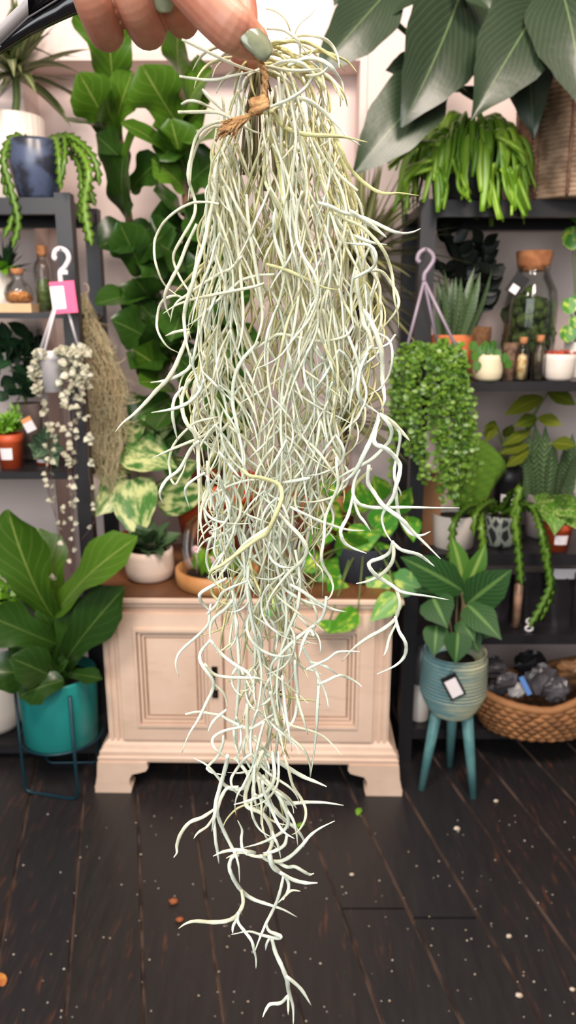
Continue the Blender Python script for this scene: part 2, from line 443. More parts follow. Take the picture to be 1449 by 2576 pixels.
def zigzag(m, pts, w, teeth, N=(0, -1, .2), r=None):
    pts = crom(pts, 6); n = teeth*4
    r = random.random() if r is None else r
    i0 = len(m.V); N = Vector(N).normalized()
    # resample
    ds = [0]
    for a, b in zip(pts, pts[1:]): ds.append(ds[-1]+(b-a).length)
    def at(d):
        for k in range(len(ds)-1):
            if d <= ds[k+1]:
                q = (d-ds[k])/max(1e-9, ds[k+1]-ds[k]); return pts[k].lerp(pts[k+1], q)
        return pts[-1]
    for k in range(n+1):
        d = ds[-1]*k/n; p = at(d); q = at(min(ds[-1], d+.004))-at(max(0, d-.004))
        t = q.normalized(); sd = t.cross(N).normalized()
        e = 1 if k < n-2 else (n-k)/3
        wl = w*(.45+.55*((k % 4)/3))*e; wr = w*(.45+.55*(((k+2) % 4)/3))*e
        m.vert(p-sd*wl, (0, k/n), r); m.vert(p-N*w*-.1, (.5, k/n), r); m.vert(p+sd*wr, (1, k/n), r); m.vert(p-N*w*.1, (.5, k/n), r)
    for k in range(n):
        a = i0+k*4; b = a+4
        m.Fc += [[a, a+1, b+1, b], [a+1, a+2, b+2, b+1], [a+2, a+3, b+3, b+2], [a+3, a, b, b+3]]
def rosette(m, C, n, L, W, el=(-.2, 1.3), droop=.25, shape=STRAP, fold=.3, az=(0, 6.283), ns=2, nl=8):
    C = Vector(C)
    for k in range(n):
        e = random.uniform(*el); a = random.uniform(*az); q = L*random.uniform(.75, 1.05)
        d = Vector((math.cos(e)*math.cos(a), math.cos(e)*math.sin(a), math.sin(e)))
        m.leaf(C+rv(.006), C+d*q, W*random.uniform(.8, 1.1), N=Vector((0, 0, 1))+rv(.3), droop=droop*random.uniform(.4, 1.4)*math.cos(e), shape=shape, fold=fold, nl=nl, ns=ns)
def lpx(m, a, b, wpx, Y0, Y1=None, N=None, **k):
    Y1 = Y0 if Y1 is None else Y1
    A = P(a[0], a[1], Y0); B = P(b[0], b[1], Y1)
    vm = .5*(a[1]+b[1]); Ym = .5*(Y0+Y1)
    if N is None: N = Vector((random.uniform(-.35, .35), -1, .35+random.uniform(-.2, .3)))
    m.leaf(A, B, wpx*mpp(vm, Ym), N=N, **k)
def pxpath(pts, Y, dy=0):
    n = len(pts)
    return [P(u, v, Y+dy*k/max(1, n-1)) for k, (u, v) in enumerate(pts)]
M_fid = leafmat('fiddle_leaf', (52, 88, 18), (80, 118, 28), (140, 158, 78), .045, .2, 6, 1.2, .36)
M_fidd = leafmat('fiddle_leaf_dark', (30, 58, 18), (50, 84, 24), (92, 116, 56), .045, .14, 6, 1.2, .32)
M_varg = leafmat('marbled_leaf', (54, 104, 44), (78, 130, 56), (170, 190, 120), .03, 0, var=(206, 212, 146), vscale=3.2, vthr=.5)
M_gold = leafmat('golden_pothos_leaf', (52, 124, 34), (84, 152, 40), (150, 190, 70), .03, 0, var=(190, 210, 80), vscale=2.3, vthr=.56)
M_green = leafmat('plain_leaf', (48, 92, 36), (84, 132, 44), (120, 160, 70), .06, 0)
M_lime = leafmat('lime_leaf', (96, 150, 36), (130, 180, 50), (160, 200, 80), .06, 0)
M_dark = leafmat('dark_leaf', (26, 52, 34), (44, 78, 46), (70, 104, 64), .06, 0)
M_drac = leafmat('striped_strap_leaf', (72, 92, 48), (112, 122, 74), (176, 176, 130), .3, 0)
M_pep = leafmat('silver_striped_leaf', (48, 82, 60), (66, 100, 70), (168, 184, 150), .05, .75, 5, 1.6, var=(150, 168, 138), vscale=4, vthr=.6)
M_zig = leafmat('fishbone_green', (70, 108, 28), (108, 144, 46), (130, 160, 70), .1, 0, .45)
# ================================================================ left shelving contents
# --- ribbed white pot with dracaena, top shelf
Y = 2.46; zb = LZ[0]; c = P(38, 400, Y)
t = thing('potted_dracaena', 'dracaena with a bare cane in a ribbed white pot, top left corner of the shelf', 'plant', (c.x, Y, zb))
h = Zv(296, Y)-zb; rt = 76*mpp(380, Y)
MB().lathe([(rt*.95, 0), (rt, h*.02), (rt*1.02, h*.98), (rt, h), (rt*.93, h), (rt*.9, h*.9), (0, h*.88)], (c.x, Y, zb), 120,
           mod=lambda a, k, z: 1+.028*math.cos(a*30) if z < h*.97 else 1).build('pot', M_white, t)
MB().lathe([(0, h*.9), (rt*.9, h*.89)], (c.x, Y, zb), 20).build('soil', M_soil, t)
MB().tube(crom([(c.x, Y, zb+h*.88), P(42, 250, Y), P(38, 185, Y)]), [.012]*11, 8).build('cane', M_stem, t)
m = MB(); rosette(m, P(36, 195, Y), 46, .27, .034, (-.1, 1.3), .5); rosette(m, P(20, 120, Y-.05), 14, .2, .022, (.1, 1.2), .35); m.build('foliage', M_drac, t)
# --- dark glazed pot with fishbone cactus
M_blueg, nt_, bs_ = newmat('blue_black_glaze'); b_ = NB(nt_); o_ = b_.obj()
b_.l(b_.mix(b_.ramp(b_.noise(18, 4, o_), .4, .6), lin((44, 46, 56)), lin((74, 84, 108))), bs_.inputs['Base Color']); bs_.inputs['Roughness'].default_value = .3
Y = 2.27; c = P(92, 430, Y); h = Zv(356, Y)-zb; rt = 62*mpp(400, Y)
t = thing('fishbone_cactus', 'fishbone cactus trailing from a dark blue glazed pot on the top left shelf', 'plant', (c.x, Y, zb))
potparts(t, c.x, Y, zb, h, rt, rt*.8, M_blueg, 'urn')
m = MB()
for path, wp, n_ in (([(70, 350), (30, 345), (8, 400), (28, 480), (45, 560), (30, 625)], 13, 14), ([(70, 352), (40, 356), (18, 380), (10, 450), (30, 540), (8, 600)], 11, 12),
                     ([(128, 352), (140, 350), (148, 400), (152, 480)], 13, 9), ([(135, 355), (160, 345), (162, 400), (148, 470)], 10, 8),
                     ([(130, 350), (175, 352), (210, 400), (225, 480), (240, 520)], 15, 13), ([(125, 350), (190, 370), (222, 430), (212, 520), (230, 620)], 16, 17),
                     ([(120, 352), (180, 345), (236, 400), (250, 470)], 13, 11), ([(120, 352), (190, 400), (205, 470), (200, 560)], 11, 12)):
    yy = Y-.06-random.uniform(0, .05)
    pts = [P(u, v, Y if i == 0 else (Y+yy)/2 if i == 1 else yy) for i, (u, v) in enumerate(path)]
    zigzag(m, pts, wp*mpp(450, Y), n_)
m.build('stems', M_zig, t)
# --- second shelf: dark tuft in white pot, two bottles
zb = LZ[1]; Y = 2.36; c = P(2, 720, Y)
t = thing('potted_succulent', 'dark spiky plant in a small pale pot on the second left shelf', 'plant', (c.x, Y, zb))
h = Zv(676, Y)-zb; potparts(t, c.x, Y, zb, h, 30*mpp(700, Y), 22*mpp(700, Y), M_white)
m = MB(); rosette(m, (c.x+.02, Y, zb+h*.9), 46, .11, .014, (.2, 1.4), .2, LANCE); m.build('foliage', M_dark, t)
m = MB(); rosette(m, (c.x+.02, Y-.03, zb+h*.95), 16, .07, .022, (-.1, .7), .2, ROUND); m.build('new_growth', M_lime, t)
M_gl = glassmat('clear_glass', (252, 253, 252), .6); M_cork = plain('cork', (186, 128, 84), .9, (160, 104, 66), 60)
M_blockw = plain('pale_wood', (226, 190, 150), .6, (210, 172, 130), 10)
def bottle(label, u, vt, vb, wpx, Y, zb, fill, fillm, shape='bottle', group=None, corkh=.02):
    c = P(u, vb, Y); h = Zv(vt, Y)-zb; r = wpx/2*mpp(.5*(vt+vb), Y)
    t = thing('corked_bottle', label, 'bottle', (c.x, Y, zb), group)
    if shape == 'bulb': pr = [(r*.5, 0), (r*.9, h*.08), (r, h*.3), (r*.8, h*.52), (r*.36, h*.68), (r*.34, h*.86), (r*.42, h*.88)]
    else: pr = [(r*.9, 0), (r, h*.03), (r, h*.68), (r*.8, h*.76), (r*.55, h*.8), (r*.55, h*.88)]
    inn = [(a*.93, max(z, .003)) for a, z in pr[::-1]]
    MB().lathe(pr+inn, (c.x, Y, zb), 24).build('glass', M_gl, t)
    f = MB(); f.lathe([(0, .005), (r*.85, .006), (r*.88, h*fill*.7), (r*.5, h*fill), (0, h*fill*1.05)], (c.x, Y, zb), 16, mod=lambda a, k, z: 1+.05*math.sin(a*3+z*90)); f.build('contents', fillm, t)
    k = pr[-1][0]
    MB().lathe([(k*.9, h*.84), (k*.95, h*.88), (k*1.08, h*.99), (k*1.0, h)], (c.x, Y, zb), 16).build('cork', M_cork, t)
    return t
M_moss = plain('moss_fill', (96, 108, 52), .9, (60, 76, 34), 60, bump=.6); M_sand = plain('orange_gravel', (170, 96, 44), .9, (206, 150, 90), 120, bump=.6)
Y = 2.28; c = P(46, 775, Y); hb = Zv(764, Y)-zb
wb = MB().box((c.x-.052, Y-.04, zb), (c.x+.052, Y+.04, zb+hb)).build('wooden_block', M_blockw, None, loc=(c.x, Y, zb), smooth=False)
tag(wb, 'pale wooden block under the round glass bottle on the second left shelf', 'block')
bottle('round-bellied glass bottle with orange gravel standing on a pale wooden block', 50, 676, 764, 74, Y, zb+hb, .35, M_sand, 'bulb')
bottle('tall corked glass bottle holding green moss beside the wooden block', 116, 618, 782, 46, 2.33, zb, .5, M_moss)
# --- third shelf
zb = LZ[2]
def nursery(label, name, u, vt, Y, wt, zb, mat=M_terra, lab=True, cat='plant', style='nursery', labu=0, wb=None, labr=0):
    c = P(u, vt, Y); h = c.z-zb; r = wt/2*mpp(vt+30, Y)
    t = thing(name, label, cat, (c.x, Y, zb))
    potparts(t, c.x, Y, zb, h, r, (r*.78 if wb is None else wb/2*mpp(vt+60, Y)), mat, style)
    if lab:
        L_ = MB(); a0 = -math.pi/2+labu; i = 0
        rr = r*.9+.0006
        for k in range(7):
            a = a0+(k-3)*.16
            for z in (h*.28, h*.62):
                q = (r*.78+(r-r*.78)*(z/h))*1.035+.001
                L_.vert((c.x+q*math.cos(a), Y+q*math.sin(a), zb+z))
        for k in range(6): L_.Fc.append([2*k, 2*k+2, 2*k+3, 2*k+1])
        L_.build('price_label', M_label, t)['label'] = 'white paper label'
    return t, Vector((c.x, Y, c.z))
t, top = nursery('feathery green plant in an orange plastic pot with white label, third left shelf', 'potted_fern', 22, 1090, 2.28, 68, zb)
m = MB()
for k in range(70):
    d = Vector((random.uniform(-1, 1), random.uniform(-1, 1), random.uniform(.4, 1.6))).normalized()*random.uniform(.05, .1)
    m.leaf(top+d*.1, top+d, .012, droop=.25, shape=LANCE, nl=4, ns=2)
    for j in range(3): m.leaf(top+d*(.4+.2*j), top+d*(.5+.2*j)+rv(.018), .009, shape=OVATE, nl=3, ns=2)
m.build('foliage', M_lime, t)
M_grey = plain('grey_stone_pot', (120, 104, 98), .8, (100, 86, 82), 12)
t, top = nursery('dark green bushy plant in a grey brown pot at the back, third left shelf', 'potted_foliage_plant', 66, 1014, 2.44, 76, zb, M_grey, False, style='taper')
m = MB()
for k in range(60):
    a = P(random.uniform(-20, 95), random.uniform(830, 990), 2.43+random.uniform(-.1, .05))
    m.leaf(a+Vector((0, .02, -.02)), a+Vector((random.uniform(-.05, .05), random.uniform(-.05, 0), random.uniform(-.05, .04))), .05, N=Vector((random.uniform(-.5, .5), -1, .6)), shape=OVATE, nl=5, ns=2, wave=.1)
m.build('foliage', M_dark, t)
m = MB()
for k in range(8): m.tube(crom([top, P(random.uniform(20, 90), random.uniform(860, 960), 2.44)]), .003, 5)
m.build('stems', M_stem, t)
t, top = nursery('silver striped peperomia in a red-brown pot partly behind hanging heart vines', 'potted_peperomia', 115, 1140, 2.34, 60, zb, M_terra, True, labu=-.1)
m = MB()
for (a, b, w_) in (((110, 1130), (85, 1150), 50), ((118, 1130), (145, 1165), 52), ((110, 1120), (80, 1085), 44), ((120, 1120), (150, 1085), 46), ((115, 1115), (118, 1060), 42), ((118, 1125), (120, 1100), 40), ((112, 1135), (68, 1110), 36), ((122, 1130), (162, 1120), 40)):
    lpx(m, a, b, w_, 2.32, 2.28, shape=HEART, droop=.15)
m.build('foliage', M_pep, t)
tg = MB(); q = P(72, 1068, 2.24); R_ = Matrix.Rotation(math.radians(-25), 3, 'Y')
tg.box(q+Vector((-.016, 0, -.022)), q+Vector((.016, .0015, .022)), R_, q); tgo = tg.build('plant_tag', plain('orange_tag', (232, 158, 96), .5), t, smooth=False)
tg = MB(); tg.box(q+Vector((-.016, -.0008, -.022)), q+Vector((.016, -.0001, .008)), R_, q); tg.build('tag_print', M_label, tgo, smooth=False)
# lower shelf green clump and big white pot at the bottom
zb = LZ[3]
t, top = nursery('pale green leafy clump in a dark pot low on the left shelf behind fiddle leaves', 'potted_herb', 20, 1540, 2.4, 90, zb, M_blackp, False)
m = MB()
for k in range(90):
    a = P(random.uniform(-10, 75), random.uniform(1450, 1550), 2.38+random.uniform(-.06, .05))
    m.leaf(a, a+Vector((random.uniform(-.03, .03), -.02, random.uniform(-.02, .03))), .025, shape=ROUND, nl=4, ns=2)
m.build('foliage', M_lime, t)
zb = LZ[4]; Y = 2.33; c = P(-15, 1780, Y); hh = Zv(1690, Y)-zb
t = thing('empty_planter', 'large white rounded planter on the bottom left shelf behind the teal pot', 'pot', (c.x, Y, zb))
potparts(t, c.x, Y, zb, hh, 72*mpp(1780, Y), 70*mpp(1780, Y), plain('white_planter', (224, 212, 200), .4), 'round')
# --- hanging white pot with string of hearts
M_wplast = plain('white_plastic', (232, 224, 226), .4)
Y = 2.12
t = thing('hanging_heart_vine', 'hanging white plastic pot with trailing variegated heart vines and a pink price tag', 'plant', P(150, 880, Y))
hk = crom(pxpath([(142, 652), (136, 648), (139, 632), (152, 626), (168, 634), (173, 652), (163, 672), (152, 684), (152, 700), (155, 722)], Y))
hh_ = MB().tube(hk, 6.5*mpp(660, Y), 8); hko = hh_.build('hook', M_wplast, t)
m = MB().box(P(147, 680, Y)-Vector((0, .004, 0)), P(171, 690, Y)+Vector((0, .004, 0))); m.build('hook_collar', M_wplast, hko, smooth=False)
cp = P(150, 884, Y); hp = P(0, 884, Y).z-P(0, 985, Y).z; r_ = 32*mpp(900, Y); cx = P(128, 900, Y).x
for (u0, du) in ((150, -1.0), (154, -.15), (158, .95)):
    a = P(154, 720, Y); b = Vector((cx+r_*.95*du, Y+(.02 if abs(du) > .5 else -r_*.95), P(0, 880, Y).z))
    if du > .9: b = P(196, 870, Y+.02)
    MB().tube([a, b], 3.6*mpp(800, Y), 6).build('hanger_strut', M_wplast, t)
MB().lathe([(r_*.72, 0), (r_*.95, hp*.8), (r_*1.06, hp*.82), (r_*1.06, hp*.93), (r_, hp), (r_*.9, hp), (r_*.88, hp*.85), (0, hp*.84)], (cx, Y, P(0, 985, Y).z), 32).build('pot', M_wplast, t)
M_pink = plain('pink_card', (255, 96, 140), .5)
q = P(160, 748, Y-.012)
R_ = Matrix.Rotation(math.radians(-4), 3, 'Y')
tg = MB().box(q+Vector((-.034, 0, -.042)), q+Vector((.034, .0015, .042)), R_, q); to = tg.build('price_tag', M_pink, t, smooth=False); to['label'] = 'pink card'
tg = MB().box(q+Vector((-.034, -.0009, -.03)), q+Vector((.004, -.0001, .03)), R_, q); tg.build('tag_sticker', M_label, to, smooth=False)
M_heart = leafmat('heart_leaf', (108, 124, 96), (176, 172, 142), (214, 204, 180), .2, 0, .3, var=(222, 214, 196), vscale=2.5, vthr=.52)
M_vine = plain('purple_brown_vine', (96, 62, 58), .6)
fo = MB(); st = MB()
vines = [([(104, 885), (90, 900), (86, 960), (104, 1010), (122, 1080), (116, 1150), (120, 1230), (140, 1300)], 40), ([(100, 888), (90, 940), (104, 1010), (128, 1090), (120, 1190), (130, 1260)], 36),
         ([(150, 880), (178, 892), (190, 940), (186, 1000), (182, 1090), (178, 1170), (180, 1240), (184, 1330), (178, 1440)], 46), ([(160, 880), (196, 900), (200, 960), (196, 1060), (190, 1150), (186, 1240), (184, 1290)], 40),
         ([(165, 880), (210, 905), (216, 1010), (222, 1100), (225, 1200), (240, 1300), (205, 1360)], 36), ([(150, 880), (166, 892), (172, 1000), (165, 1090), (172, 1200), (160, 1300), (135, 1420), (145, 1480)], 34),
         ([(162, 882), (170, 950), (150, 1030), (135, 1100), (128, 1180), (140, 1290), (150, 1370)], 26), ([(160, 885), (205, 930), (215, 960), (205, 1020), (178, 1100)], 26), ([(170, 885), (218, 890), (222, 940), (200, 1000)], 18), ([(110, 885), (86, 930), (100, 985)], 14)]
for pth, nlf in vines:
    pts = crom(pxpath(pth, Y-.01-random.uniform(0, .05)), 8); st.tube(pts, .0011, 4)
    for k in range(int(nlf*.95)):
        q = random.random()**1.5*.98
        p = pts[int(q*(len(pts)-1))]
        a = random.uniform(0, 6.28); s_ = random.uniform(.015, .024)*(1.15-.4*q)
        d = Vector((math.cos(a), -abs(math.sin(a))*.6, random.uniform(-.7, .5))).normalized()
        fo.leaf(p, p+d*s_, s_*.95, N=Vector((random.uniform(-.6, .6), -1, random.uniform(.1, .9))), shape=HEART, nl=5, ns=2, fold=.1)
for k in range(60):
    p = P(random.gauss(194, 16), max(876, random.gauss(915, 30)), Y-random.uniform(-.02, .05)); s_ = random.uniform(.014, .022)
    fo.leaf(p, p+rv(1).normalized()*s_, s_, shape=HEART, nl=4, ns=2)
st.build('vines', M_vine, t); fo.build('leaves', M_heart, t)
nl_ = MB().tube([P(152, 622, 2.2)+Vector((0, .0, 0)), P(152, 626, 2.1)], .003, 6).build('hook_nail', plain('steel', (170, 160, 150), .3, metal=1), None, loc=P(152, 622, 2.2))
tag(nl_, 'small metal peg in the left shelf post holding the white hanger hook', 'nail')
# --- little bundle of air plant hung on the post
Y = 2.36
t = thing('hanging_moss_bundle', 'small tan bundle of wispy hanging moss on a hook beside the left shelf post', 'plant', P(212, 730, Y))
MB().tube(crom(pxpath([(190, 728), (196, 738), (210, 742), (222, 732), (220, 718), (210, 714)], Y-.01)), .0028, 6).build('hook', plain('clear_hook', (214, 190, 176), .3), t)
M_tan, nt_, bs_ = newmat('tan_moss'); b_ = NB(nt_)
b_.l(b_.mix(b_.rnd(), lin((176, 150, 112)), lin((196, 188, 150))), bs_.inputs['Base Color']); bs_.inputs['Roughness'].default_value = .8
m = MB(); rn = random.Random(5)
def lerp_tab(tab, x):
    for (a, *b), (c, *d) in zip(tab, tab[1:]):
        if x <= c:
            q = (x-a)/(c-a); return [p+(r-p)*q for p, r in zip(b, d)]
    return list(tab[-1][1:])
SIL = [(740, 208, 216), (790, 196, 236), (850, 196, 262), (920, 204, 302), (1000, 214, 316), (1080, 222, 306), (1160, 238, 292), (1230, 252, 290)]
for k in range(620):
    v0 = rn.uniform(735, 1150) if k > 90 else 735; Ln = rn.uniform(60, 170); f = rn.random(); dep = rn.uniform(-.05, .05); pts = []
    ph = rn.uniform(0, 6); am = rn.uniform(4, 16)
    for j in range(8):
        v = v0+Ln*j/7*rn.uniform(.8, 1.1); a, b = lerp_tab(SIL, min(v, 1229))
        u = a+(b-a)*f+am*math.sin(ph+j*.9)*min(1, (v-735)/120)
        pts.append(P(u, v, Y-.05+dep*min(1, (v-730)/150)))
    m.tube(crom(pts, 3), rn.uniform(.0006, .0012), 3, r=rn.random(), cap=False)
for k in range(520):
    v0 = rn.uniform(800, 1180); a, b = lerp_tab(SIL, v0); u = rn.uniform(a, b); dep = rn.uniform(-.05, .04); an = rn.uniform(-1.3, 1.3); q = []
    v = v0; tn = rn.uniform(-.5, .5)
    for j in range(7): q.append(P(u, v, Y-.05+dep)); u += 9*math.sin(an); v += 9*math.cos(an); an += tn
    m.tube(crom(q, 2), rn.uniform(.0006, .0011), 3, r=rn.random(), cap=False)
m.build('strands', M_tan, t)['kind'] = 'stuff'
# ================================================================ tall fiddle leaf figs behind
Yc = 2.45; zc = zt+.006; c = P(545, 1300, Yc)
t = thing('fiddle_leaf_fig', 'tall twin-stemmed fiddle leaf fig in a big terracotta pot on the sideboard', 'plant', (c.x, Yc, zc))
hP = Zv(1200, Yc)-zc; potparts(t, c.x, Yc, zc, hP, .155, .108, M_terra, 'nursery', n=48)
YA, YBt = 2.4, 2.38
MB().tube(crom([Vector((c.x-.03, Yc, zc+hP*.88)), P(490, 1050, YA), P(420, 850, YA), P(335, 600, YA), P(312, 440, YA), P(288, 250, YA), P(283, 130, YA)]), [.012]*31, 8).build('trunk', M_bark, t)
MB().tube(crom([Vector((c.x+.02, Yc, zc+hP*.88)), P(530, 1000, YBt), P(500, 760, YBt), P(468, 500, YBt), P(462, 350, YBt), P(456, 200, YBt)]), [.012]*26, 8).build('trunk', M_bark, t)
LA = [((283, 205), (258, -25), 175, 0), ((286, 345), (200, 185), 125, 0), ((290, 345), (335, 180), 105, 0), ((286, 352), (172, 305), 85, 1), ((325, 425), (240, 340), 95, 1), ((322, 562), (312, 392), 150, 1), ((385, 575), (250, 620), 110, 1),
      ((470, 425), (305, 308), 62, 0), ((385, 715), (500, 660), 95, 1), ((395, 745), (240, 765), 80, 1), ((400, 870), (280, 805), 115, 1), ((425, 945), (335, 880), 105, 0), ((440, 985), (350, 960), 80, 0), ((465, 840), (560, 760), 110, 1),
      ((430, 900), (330, 930), 95, 1), ((330, 480), (405, 400), 90, 1), ((345, 650), (440, 580), 110, 1), ((375, 800), (470, 850), 100, 1), ((300, 330), (270, 250), 110, 0), ((320, 470), (345, 330), 100, 0), ((460, 1010), (390, 1080), 90, 1), ((480, 1060), (420, 1010), 90, 1)]
LB = [((458, 205), (452, 50), 140, 0), ((448, 312), (358, 165), 145, 0), ((458, 300), (535, 175), 135, 0), ((460, 335), (530, 255), 105, 0), ((462, 415), (385, 320), 90, 0), ((468, 482), (380, 400), 90, 0), ((475, 565), (385, 480), 115, 1),
      ((480, 660), (565, 480), 145, 1), ((500, 770), (595, 640), 135, 1), ((485, 690), (395, 610), 110, 1), ((520, 900), (610, 800), 130, 1), ((510, 860), (430, 760), 120, 1), ((530, 1010), (620, 950), 130, 1), ((525, 980), (450, 900), 120, 1),
      ((462, 390), (540, 350), 100, 0), ((470, 470), (550, 400), 120, 1), ((465, 430), (430, 300), 120, 0), ((535, 1080), (640, 1060), 120, 1), ((540, 1110), (470, 1120), 110, 1), ((460, 360), (400, 400), 80, 1)]
LA += [((430, 1000), (330, 1060), 110, 1), ((450, 960), (520, 880), 110, 1), ((400, 820), (300, 720), 110, 1), ((440, 900), (380, 800), 120, 1), ((360, 690), (300, 560), 110, 1), ((350, 640), (420, 700), 100, 1), ((470, 1090), (390, 1120), 100, 1), ((390, 760), (340, 700), 100, 1)]
LB += [((500, 820), (580, 900), 120, 1), ((490, 720), (430, 860), 110, 1), ((520, 960), (600, 1060), 120, 1), ((470, 520), (530, 620), 110, 1), ((480, 620), (600, 560), 130, 1), ((490, 800), (640, 740), 130, 1), ((540, 1090), (580, 1180), 120, 1), ((500, 900), (660, 860), 120, 1), ((470, 590), (380, 540), 100, 1)]
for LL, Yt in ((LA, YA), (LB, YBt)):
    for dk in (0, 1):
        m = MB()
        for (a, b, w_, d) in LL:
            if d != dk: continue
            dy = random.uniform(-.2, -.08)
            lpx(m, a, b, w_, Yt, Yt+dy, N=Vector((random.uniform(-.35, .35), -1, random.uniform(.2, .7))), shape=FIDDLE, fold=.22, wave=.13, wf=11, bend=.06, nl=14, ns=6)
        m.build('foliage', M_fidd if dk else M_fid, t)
# ================================================================ things on the sideboard
# marbled climber in small red pot
Y = 2.4; c = P(345, 1420, Y); h = Zv(1345, Y)-zc
t = thing('marbled_pothos', 'cream-marbled pothos with large heart leaves behind the cream pot', 'plant', (c.x, Y, zc))
potparts(t, c.x, Y, zc, h, 48*mpp(1400, Y), 38*mpp(1400, Y), M_terra, 'nursery')
m = MB(); s_ = MB()
for (a, b, w_, y0, y1) in (((335, 1205), (352, 1355), 125, 2.32, 2.2), ((318, 1205), (240, 1290), 95, 2.33, 2.24), ((318, 1120), (445, 1165), 120, 2.34, 2.24), ((310, 1100), (375, 1035), 70, 2.36, 2.3),
                           ((395, 1265), (535, 1215), 95, 2.34, 2.26), ((300, 1200), (255, 1150), 80, 2.36, 2.28), ((360, 1110), (440, 1060), 70, 2.38, 2.3), ((300, 1170), (265, 1220), 70, 2.36, 2.3), ((420, 1200), (500, 1150), 80, 2.38, 2.3)):
    lpx(m, a, b, w_, y0, y1, shape=HEART, droop=.08, fold=.12, nl=12, ns=6)
    A = P(a[0], a[1], y0); s_.tube(crom([Vector((c.x, Y, zc+h*.9)), (Vector((c.x, Y, zc+h))+A)/2+Vector((0, 0, .05)), A]), .003, 5)
s_.build('stems', M_stem, t); m.build('foliage', M_varg, t)
# cream pot with peperomia
Y = 2.2; c = P(378, 1440, Y); h = Zv(1378, Y)-zc
t = thing('potted_peperomia', 'dark quilted peperomia in a rounded cream pot on the left of the sideboard', 'plant', (c.x, Y, zc))
potparts(t, c.x, Y, zc, h, 58*mpp(1420, Y), 58*mpp(1420, Y), M_creamp, 'round')
m = MB()
for k in range(46):
    a = random.uniform(0, 6.28); e = random.uniform(.12, 1.2); d = Vector((math.cos(a)*math.cos(e), math.sin(a)*math.cos(e), math.sin(e)))
    p = Vector((c.x, Y, zc+h*1.0)); q = p+d*random.uniform(.05, .09)
    q = p+d*random.uniform(.06, .115)
    m.leaf(p+d*.03, q, .05, N=Vector((0, -.5, 1))+rv(.4), shape=HEART, droop=.14, nl=6, ns=4)
m.build('foliage', leafmat('quilted_leaf', (44, 70, 44), (70, 98, 60), (130, 150, 110), .05, .5, 7, 1.2), t)
# glass cloche on a wooden base
Y = 2.155; c = P(548, 1480, Y); rB = 104*mpp(1480, Y)
t = thing('glass_cloche', 'glass cloche terrarium with a round wooden base on the sideboard', 'terrarium', (c.x, Y, zc))
M_bowl = plain('honey_wood', (196, 138, 84), .5, (176, 118, 68), 10)
hb = .055
MB().lathe([(rB*.9, 0), (rB*.97, hb*.1), (rB, hb*.5), (rB, hb*.95), (rB*.96, hb), (rB*.9, hb), (rB*.88, hb*.55), (0, hb*.5)], (c.x, Y, zc), 48).build('base', M_bowl, t)
hg = Zv(1292, Y)-zc; rg = rB*.84
po = [(rg, hb*.56), (rg, hg*.55), (rg*.97, hg*.7), (rg*.85, hg*.86), (rg*.6, hg*.96), (rg*.25, hg), (0, hg*1.004)]
MB().lathe(po, (c.x, Y, zc), 40).build('glass_dome', M_gl, t)
MB().ball((c.x, Y, zc+hg+.012), .014, 12).build('knob', M_gl, t)
MB().lathe([(0, hb*.8), (rg*.5, hb*.9), (rg*.9, hb*.57)], (c.x, Y, zc), 20).build('soil', M_soil, t)
m = MB()
for k in range(40): 
    p = Vector((c.x+random.uniform(-.07, .07), Y+random.uniform(-.06, .04), zc+hb*.8)); m.leaf(p, p+Vector((random.uniform(-.03, .03), random.uniform(-.02, .02), random.uniform(.02, .09))), .02, shape=OVATE, nl=4, ns=2)
m.build('tiny_plants', M_lime, t)
M_pinkf = plain('pink_flower', (232, 190, 190), .6)
for (u, v) in ((494, 1382), (530, 1408), (565, 1370), (590, 1400)):
    p = P(u, v, Y-.03); m = MB().tube([Vector((p.x, p.y, zc+hb*.7)), p], .0015, 5)
    for k in range(6):
        a = k*1.047; m.ball(p+Vector((.008*math.cos(a), -.003, .007*math.sin(a))), (.007, .005, .006), 8)
    m.build('flower', M_pinkf, t)
# terracotta pot with spiky dracaena marginata
Y = 2.4; c = P(815, 1350, Y); h = Zv(1232, Y)-zc
t = thing('dragon_tree', 'spiky narrow-leaved dragon tree in a brown clay pot at the sideboard back', 'plant', (c.x, Y, zc))
potparts(t, c.x, Y, zc, h, 82*mpp(1300, Y), 64*mpp(1300, Y), plain('brown_clay', (158, 92, 60), .75, (140, 78, 50), 8), 'nursery')
A1, A2 = P(905, 655, 2.38), P(868, 1060, 2.36)
MB().tube(crom([Vector((c.x, Y, zc+h*.88)), P(870, 1100, Y), P(890, 850, 2.39), A1]), [.014]*16, 8).build('cane', M_bark, t)
MB().tube(crom([Vector((c.x-.02, Y, zc+h*.88)), P(850, 1160, Y), A2]), [.011]*11, 8).build('cane', M_bark, t)
m = MB(); rosette(m, A1, 120, .36, .022, (-.45, 1.45), .25); rosette(m, A2, 60, .26, .02, (-.5, 1.4), .3); rosette(m, A1+Vector((0, 0, -.08)), 30, .3, .016, (-.9, .1), .2)
m.build('foliage', leafmat('dragon_leaf', (84, 96, 46), (140, 144, 90), (186, 178, 134), .4, 0), t)
